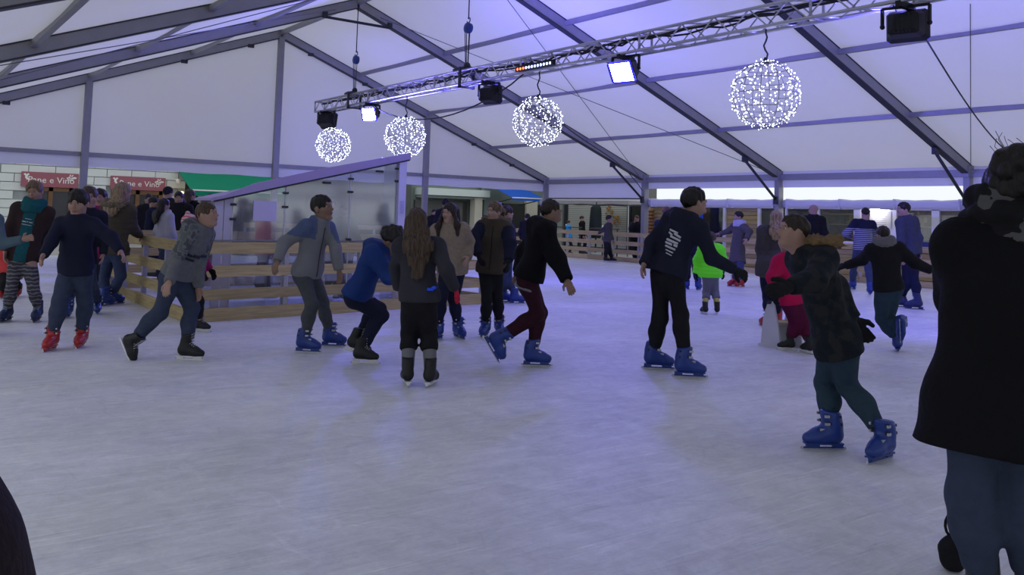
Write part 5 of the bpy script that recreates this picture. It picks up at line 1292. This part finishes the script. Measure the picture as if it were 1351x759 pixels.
# ---- right group
person('tall skater in navy hoodie with white back print, arms spread', 1.62, 128, (912, 248, 922, 284), (906, 286), (881, 360), armL=[(858, 324, -1), (850, 348, -1)], armR=[(939, 340, 1), (969, 356, 1)],
       legR=[(898, 414), ('g', 903, 498, 85)], legL=[(871, 420), ('g', 862, 487, 85)], hphi=108, gr=C_BLACK, top=J(mat=C_NAVY2, t=.012, hem=.0, collar='hood', print=[('bars', [(-.01, -.095, .04, -.10, .006), (-.015, -.11, .01, -.12, .006), (.02, -.108, .06, -.118, .0065), (.0, -.128, .06, -.135, .0065), (-.02, -.15, .05, -.155, .0075), (-.025, -.168, .02, -.17, .007), (.03, -.168, .05, -.17, .007), (-.02, -.186, .045, -.19, .0065), (-.01, -.206, .04, -.21, .004), (.0, -.222, .04, -.226, .003)], -1, WPR)]), legs=J(mat=C_BLACK), hair=J(style='short', mat=H_BLK, vol=1.04), skates='blue')
person("skater with dark backpack beyond the tall skater's left arm", 1.52, 165, (880, 273, 880, 290), (879, 292), (880, 330), legR=[(884, 356), ('g', 884, 384, 160)], legL=[(876, 356), ('g', 874, 384, 160)], top=J(mat=C_NAVY, hem=.03), legs=J(mat=C_JEAND), hair=J(style='pony', mat=H_RED), skates='blue', extras=[('pack', C_NAVY2)], res=1.4)
person('skater in navy jacket standing between the tall skater and the neon green jacket', 1.52, 175, (911, 275, 911, 292), (911, 294), (912, 333), legR=[(918, 358), ('g', 921, 383, 150)], legL=[(907, 358), ('g', 905, 382, -150)], armL=[(901, 322, 1), (902, 342, -1)], top=J(mat=C_NAVY, hem=.03), legs=J(mat=C_NAVY2), hair=J(style='short', mat=H_DKB), skates='blue', res=1.4)
person('small skater in neon green padded jacket and grey leggings seen from behind', 1.17, 180, (937, 306, 939, 325), (938.5, 326), (937.5, 363), armL=[(921, 344, 1), (919, 360, 1)], armR=[(952, 342, 1), (954, 358, 1)], gl=C_NAVY, gr=C_NAVY,
       legR=[(944, 386), ('g', 946, 415, 165)], legL=[(932, 386), ('g', 930, 415, -165)], hphi=172, top=J(mat=C_NEON, t=.03, hem=.02, collar='hood', quilt=.06), legs=J(mat=C_LEGGREY, short=.13, sock=C_YEL), hair=J(style='short', mat=H_BRN), skates='black')
person('skater in long grey coat with white scarf and red skates reaching out', 1.53, -65, (975, 279, 973, 293), (976, 296), (973, 333), armL=[(989, 306, -1), (985, 316, -1)], armR=[(962, 305, 1), (950, 308, 1)],
       legR=[(971, 354), ('g', 969, 378, -70)], legL=[(977, 354), ('g', 978, 379, -60)], hphi=-80, top=J(mat=C_CHARB, t=.02, hem=.16, flare=.02, collar='high'), legs=J(mat=C_JEAN), hair=J(style='short', mat=H_BLK), skates='red', extras=[('scarf', C_WHITE, 0)], res=1.2)
person('skater in dark grey wool coat and one red skate seen from behind', 1.48, 176, (1024, 278, 1023, 299), (1022, 302), (1016, 352), armL=[(1004, 330, 1), (1004, 356, 1)], armR=[(1038, 330, 1), (1040, 352, 1)], gl=C_BLACK,
       legR=[(1024, 392), ('g', 1026, 430, 170)], legL=[(1012, 392), ('g', 1015, 432, -150)], top=J(mat=C_CHAR, t=.02, hem=.10, flare=.012, collar='round'), legs=J(mat=C_NAVY), hair=J(style='long', mat=H_BLD, len=.35), skates='red')
person('small skater in hot pink jacket and wine red trousers holding the skating aid', 1.16, -150, (1036, 310, 1038, 334), (1038, 338), (1044, 398), armL=[(1019, 366, -1), (1022, 388, 1)], armR=[(1048, 368, 1), (1034, 384, 1)], gl=C_BLACK, gr=C_BLACK,
       legR=[(1062, 430), ('g', 1067, 467, -160)], legL=[(1049, 426), ('g', 1042, 463, -100)], top=J(mat=C_PINK, t=.024, hem=.02, collar='hood'), legs=J(mat=C_BURG2, w=1.15), hair=J(style='short', mat=H_BRN), skates='black')
rr, bb = person('skater in dark camouflage parka with fur hood skating past on the right', 1.47, -80, (1052, 283, 1040, 328), (1066, 332), (1104, 452), armL=[(1074, 372, -1), (1042, 379, -1)], armR=[(1122, 394, 1), (1134, 432, 1)], gl=C_BLACK, gr=C_BLACK,
       legR=[(1089, 505), ('g', 1095, 594, -85)], legL=[(1118, 508), ('g', 1166, 608, -52)], hphi=-84, top=J(mat=C_CAMO, t=.018, hem=.05, flare=.006, collar='fur', fold=.007, slv=1.05, bulk_hood=1, furmat=cloth('fur_amber', (.20, .13, .065), .7, 30)), legs=J(mat=C_JEANT), hair=J(style='crop', mat=H_DKB), skates='blue')
person('skater in navy and white striped jumper leaning on the far fence', 1.68, 178, (1141, 274, 1143, 289), (1140, 291), (1137, 328), armL=[(1115, 309, 1), (1122, 312, 1)], armR=[(1156, 307, 1), (1153, 322, 1)],
       legR=[(1146, 356), ('g', 1148, 389, 165)], legL=[(1126, 354), ('g', 1125, 382, -170)], top=J(mat=C_STRIPE, t=.014, hem=.02, mat2=(C_NAVY, shoulders)), legs=J(mat=C_JEAN), hair=J(style='crop', mat=H_BLK), skates='blue', res=1.2)
person('skater in black jacket and teal jeans balancing on one leg, arms out', 1.42, 176, (1164, 298, 1166, 322), (1167, 323), (1172, 380), armL=[(1138, 343, 1), (1115, 351, 1)], armR=[(1207, 347, 1), (1228, 356, 1)], gl=C_BLACK, gr=C_BLACK,
       legL=[(1163, 420), ('g', 1184, 464, 160)], legR=[(1170, 424), ('a', 1189, 426, -.20, 150, -70)], hphi=176, top=J(mat=C_BLACK, t=.016, hem=.02, collar='round'), legs=J(mat=C_JEANT, w=1.12), hair=J(style='crop', mat=H_DKB), skates='blue', extras=[('scarf', C_LEGGREY, 0)])
person('skater in slate blue jumper and dark trousers looking left', 1.72, -150, (1193, 267, 1190, 286), (1196, 288), (1201, 332), armL=[(1189, 317, -1), (1190, 337, -1)], armR=[(1213, 319, 1), (1212, 340, 1)],
       legR=[(1206, 368), ('g', 1210, 409, -125)], legL=[(1196, 368), ('g', 1190, 406, -125)], hphi=-82, top=J(mat=C_SLATE, t=.014, hem=.02, collar='high'), legs=J(mat=C_NAVY), hair=J(style='short', mat=H_BLK), skates='dark')
# ---- nearest figures
rr, WB = person('person in long black padded coat and scarf standing closest on the right', 1.60, 168, (1338, 212, 1340, 296), (1334, 318), (1320, 492), Z=2.86, armL=[(1268, 398, 1), (1276, 440, 1)], armR=[(1408, 400, 1), (1398, 450, 1)],
       legL=[(1279, 650), ('g', 1296, 830, 170)], legR=[(1345, 650), ('g', 1362, 836, 165)], hphi=178, top=J(mat=C_BLACK2, t=.035, hem=.16, flare=.035, collar='high', fold=.008, waist=.014, slv=.9), legs=J(mat=C_JEAND, w=1.05), hair=J(style='curly', mat=H_BLK, vol=1.05), skates='shoe', bulk=1.04,
       extras=[('scarf', camo_mat('black_white_scarf', [(.010, .010, .012), (.012, .012, .014), (.085, .085, .09)], 10), 0, .04)])
bm = []
rg = random.Random(9)
for i in range(26):
    a = rg.uniform(0, 6.28); z = rg.uniform(-1, 1); q = math.sqrt(1-z*z); c = WB['T'](-.02, -.24, .40); p = c+.075*np.array([q*math.cos(a), q*math.sin(a), z*.8]); bm.append(cone(p-rr.location, p-np.array(rr.location), .028, .028))
bm = [cone(np.array(p.a), np.array(p.b), .03, .03) for p in bm]+[cone(WB['T'](-.02, -.24, .38)-np.array(rr.location), WB['T'](-.02, -.24, .40)-np.array(rr.location), .075, .075)]
Vq, Fq = mesh_field([Group(bm, .012)], .008); link('hair_bun', np_mesh('hair_bun', Vq, Fq, [H_BLK]), None, rr)
st_ = MB()
for i in range(26):
    a = rg.uniform(0, 6.28); c = WB['T'](-.02, -.22, .42); d = unit(np.array([math.cos(a), math.sin(a), rg.uniform(.1, 1.2)])); p0 = c+d*.08; p1 = p0+d*.03+UP*.01; p2 = p1+unit(d+np.array([rg.uniform(-1, 1), rg.uniform(-1, 1), .2]))*.035
    st_.tube([p0, p1, p2], .0012, 4)
tag(st_.build('loose_strands', H_BLK, rr), None, None, None, 'stuff')
person('person in dark brown coat cut off at the bottom left corner', 1.62, 95, (-252, 150, -250, 350), (-262, 400), (-148, 800), Z=1.18, armR=[(-165, 640, -1), (-88, 870, -1)], armL=[(-188, 620, 1), (-6, 780, 1)], top=J(mat=cloth('brown_black_coat', (.018, .012, .012)), t=.03, hem=.14, flare=.03, slv=1.15), legs=None, hair=J(style='short', mat=H_DKB), bulk=1.1)
# black drawstring bag behind the near woman
bp_ = ground(1257, 753); bg_ = thing('drawstring_bag', 'small black drawstring bag standing on the ice behind the long black coat', 'bag', tuple(bp_))
Vq, Fq = mesh_field([Group([cone((0, 0, .04), (0, 0, .09), .048, .045), cone((0, 0, .09), (0, 0, .14), .042, .015)], .02, [((0, 0, .003), (0, 0, -1))])], .009, .02, folds(5, .005, 2)); link('pouch', np_mesh('pouch', Vq, Fq, [C_BLACK]), None, bg_)
MB().tube([bp_+UP*.13+CRH*.03*math.sin(t)+UP*.09*(1-math.cos(t))*.5 for t in np.linspace(0, 6.28, 14)], .006, 5).build('drawstring', C_BLACK, bg_)
# skating aid
sa = ground(1028, 458); aid = thing('skating_aid', 'white and timber skating aid pushed by the small skater in pink', 'skating aid', tuple(sa))
d_ = facing(-150); s_ = np.cross(d_, UP)
def A_(f, s, z): return sa+d_*f+s_*s+UP*z
M_AIDW = mat('aid_white', (.55, .55, .60), .5, .06, 6, .05)
for s in (-.14, .20):
    V = []
    for e in (-.01, .01):
        for (f, z) in ((-.15, .02), (.13, .02), (.10, .30), (.03, .50), (-.05, .50), (-.11, .28)): V.append(A_(f, s+e, z))
    n = 6; MB().add(V, [tuple(range(n)), tuple(range(n, 2*n))[::-1]]+[(i, i+n, (i+1) % n+n, (i+1) % n) for i in range(n)]).build('side_board', M_AIDW, aid)
    MB().beam(A_(-.18, s, .015), A_(.16, s, .015), .03, .03).build('runner', M_AIDW, aid)
Rm = np.array([d_, s_, UP]); MB().box(A_(0, .03, .27), (.20, .33, .02), Rm).build('seat', M_WOOD, aid); MB().box(A_(.08, .03, .14), (.015, .33, .24), Rm).build('front_board', M_AIDW, aid)
MB().tube([A_(-.01, -.2, .49), A_(-.01, .26, .49)], .016, 8).build('handle', M_ALUD, aid)
# ---- street crowd behind the left fence
def bystander(label, x, ytop, Z, H, phi, tm, lm, hs, hm, hphi=None, extras=(), tone='fair', collar='high', hem=.04, arms=None, gz=-.1, skates='shoe', res=1.6, cat='person', zoff=0):
    P0 = at_depth(x, ytop, Z); gz = 0.0 if (P0[1] < 24.3 and P0[0] < 19.4) else -.10; H = P0[2]-gz-.02; s = F_PX/Z; hh = .145*H*s; hip = ytop+(.48*H)*s; yf = ytop+(H+.05)*s
    c = math.copysign(.03*H*s, 1)
    aR, aL = arms or (None, None)
    G = at_depth(x, yf, Z)
    # feet set directly under the figure on the ground level it stands on
    return person(label, H, phi, (x, ytop, x, ytop+hh), (x, ytop+hh*1.12), (x, hip), aR, aL, legR=[(x-4, hip+.26*H*s), ('a', x-.06*s, ytop+(H+.02-AH*H/1.6)*s, 0, phi, 0)], legL=[(x+4, hip+.26*H*s), ('a', x+.06*s, ytop+(H+.02-AH*H/1.6)*s, 0, phi, 0)], hphi=hphi, Z=Z, gnd_z=gz,
                  top=J(mat=tm, t=.02, hem=hem, collar=collar), legs=J(mat=lm), hair=J(style=hs, mat=hm, len=.5), skates=skates, res=res, extras=extras, tone=tone)
bystander('person in black hooded coat in the crowd under the red sign', 222, 247, 17.4, 1.66, 160, C_BLACK, C_BLACK, 'short', H_BLK, extras=[('beanie', C_BLACK)])
bystander('person in black facing the rink in the street crowd', 236, 253, 15.7, 1.56, 10, C_BLACK, C_BLACK, 'long', H_BLK)
bystander('person in black padded jacket in the street crowd by the warm lamp', 251, 250, 16.2, 1.58, 150, C_BLACK2, C_BLACK, 'long', H_BRN)
bystander('person in white fleece behind the plank fence', 217, 262, 13.6, 1.50, 140, C_WHITE, C_JEAND, 'long', H_BLK)
bystander('person in dark green coat just left of the booth', 278, 256, 15.2, 1.60, 170, C_DKGREEN, C_BLACK, 'short', H_BLK)
bystander('person in black at the shop door behind the fur-hooded jacket', 196, 256, 18.6, 1.66, 30, C_BLACK, C_BLACK, 'short', H_DKB)
bystander('person in navy coat behind the fence next to the white fleece', 203, 260, 15.8, 1.52, 90, C_NAVY, C_NAVY, 'short', H_BLK)
bystander('person in dark jacket standing at the far fence in front of the hut window', 1073, 270, 20.6, 1.74, 170, C_BLACK, C_NAVY, 'bald', H_BRN, hphi=-120, skates='dark')
# ---- figures behind the booth glass
bystander('person in red coat seen through the left booth glass', 347, 272, 12.6, 1.35, 120, C_REDC, C_BLACK, 'short', H_DKB, gz=0)
bystander('person in dark green jacket seen through the middle booth glass', 455, 268, 13.0, 1.40, -30, C_DKGREEN, C_BLACK, 'short', H_BLK)
bystander('person in navy jacket seen through the booth glass near the joint', 438, 262, 13.9, 1.50, 20, C_NAVY, C_BLACK, 'short', H_DKB)
# ---- far side
bystander('person in black beside the gable post right of the booth', 573, 276, 27.5, 1.60, 20, C_BLACK, C_BLACK, 'short', H_BLK, res=2)
bystander('person in dark hat far behind the beige coat', 588, 263, 21.5, 1.66, 170, C_BLACK, C_BLACK, 'short', H_BLK, extras=[('beanie', C_BLACK)], res=2)
bystander('person in black far behind, between the olive parka and the black jacket', 696, 282, 23.5, 1.45, 160, C_BLACK, C_BLACK, 'short', H_BLK, res=2, gz=0)
person('skater in grey jacket leaning back on the far fence', 1.45, 60, (803, 284, 805, 294), (803, 296), (801, 318), legR=[(800, 332), ('g', 799, 346, 50)], legL=[(805, 332), ('g', 807, 346, 70)], armR=[(795, 304, 1), (790, 308, 1)], top=J(mat=C_CHAR, hem=.04, collar='high'), legs=J(mat=C_BLACK), hair=J(style='short', mat=H_BLK), skates='black', res=1.8)
bystander('person in dark coat behind the far fence by the folded parasol', 768, 285, 34.2, 1.66, 70, C_BLACK2, C_BLACK, 'short', H_DKB, res=2)
bystander('person in black jacket by the far column with a hand at the face', 840, 284, 28.2, 1.66, -40, C_BLACK, C_BLACK, 'crop', H_BRN, res=2, arms=([(832, 302, -1), (837, 293, -1)], None))
bystander('person in cyan jacket leaning at the terrace behind the far fence', 750, 291, 33.5, 1.5, 80, C_CYAN, C_BLACK, 'short', H_DKB, res=2)
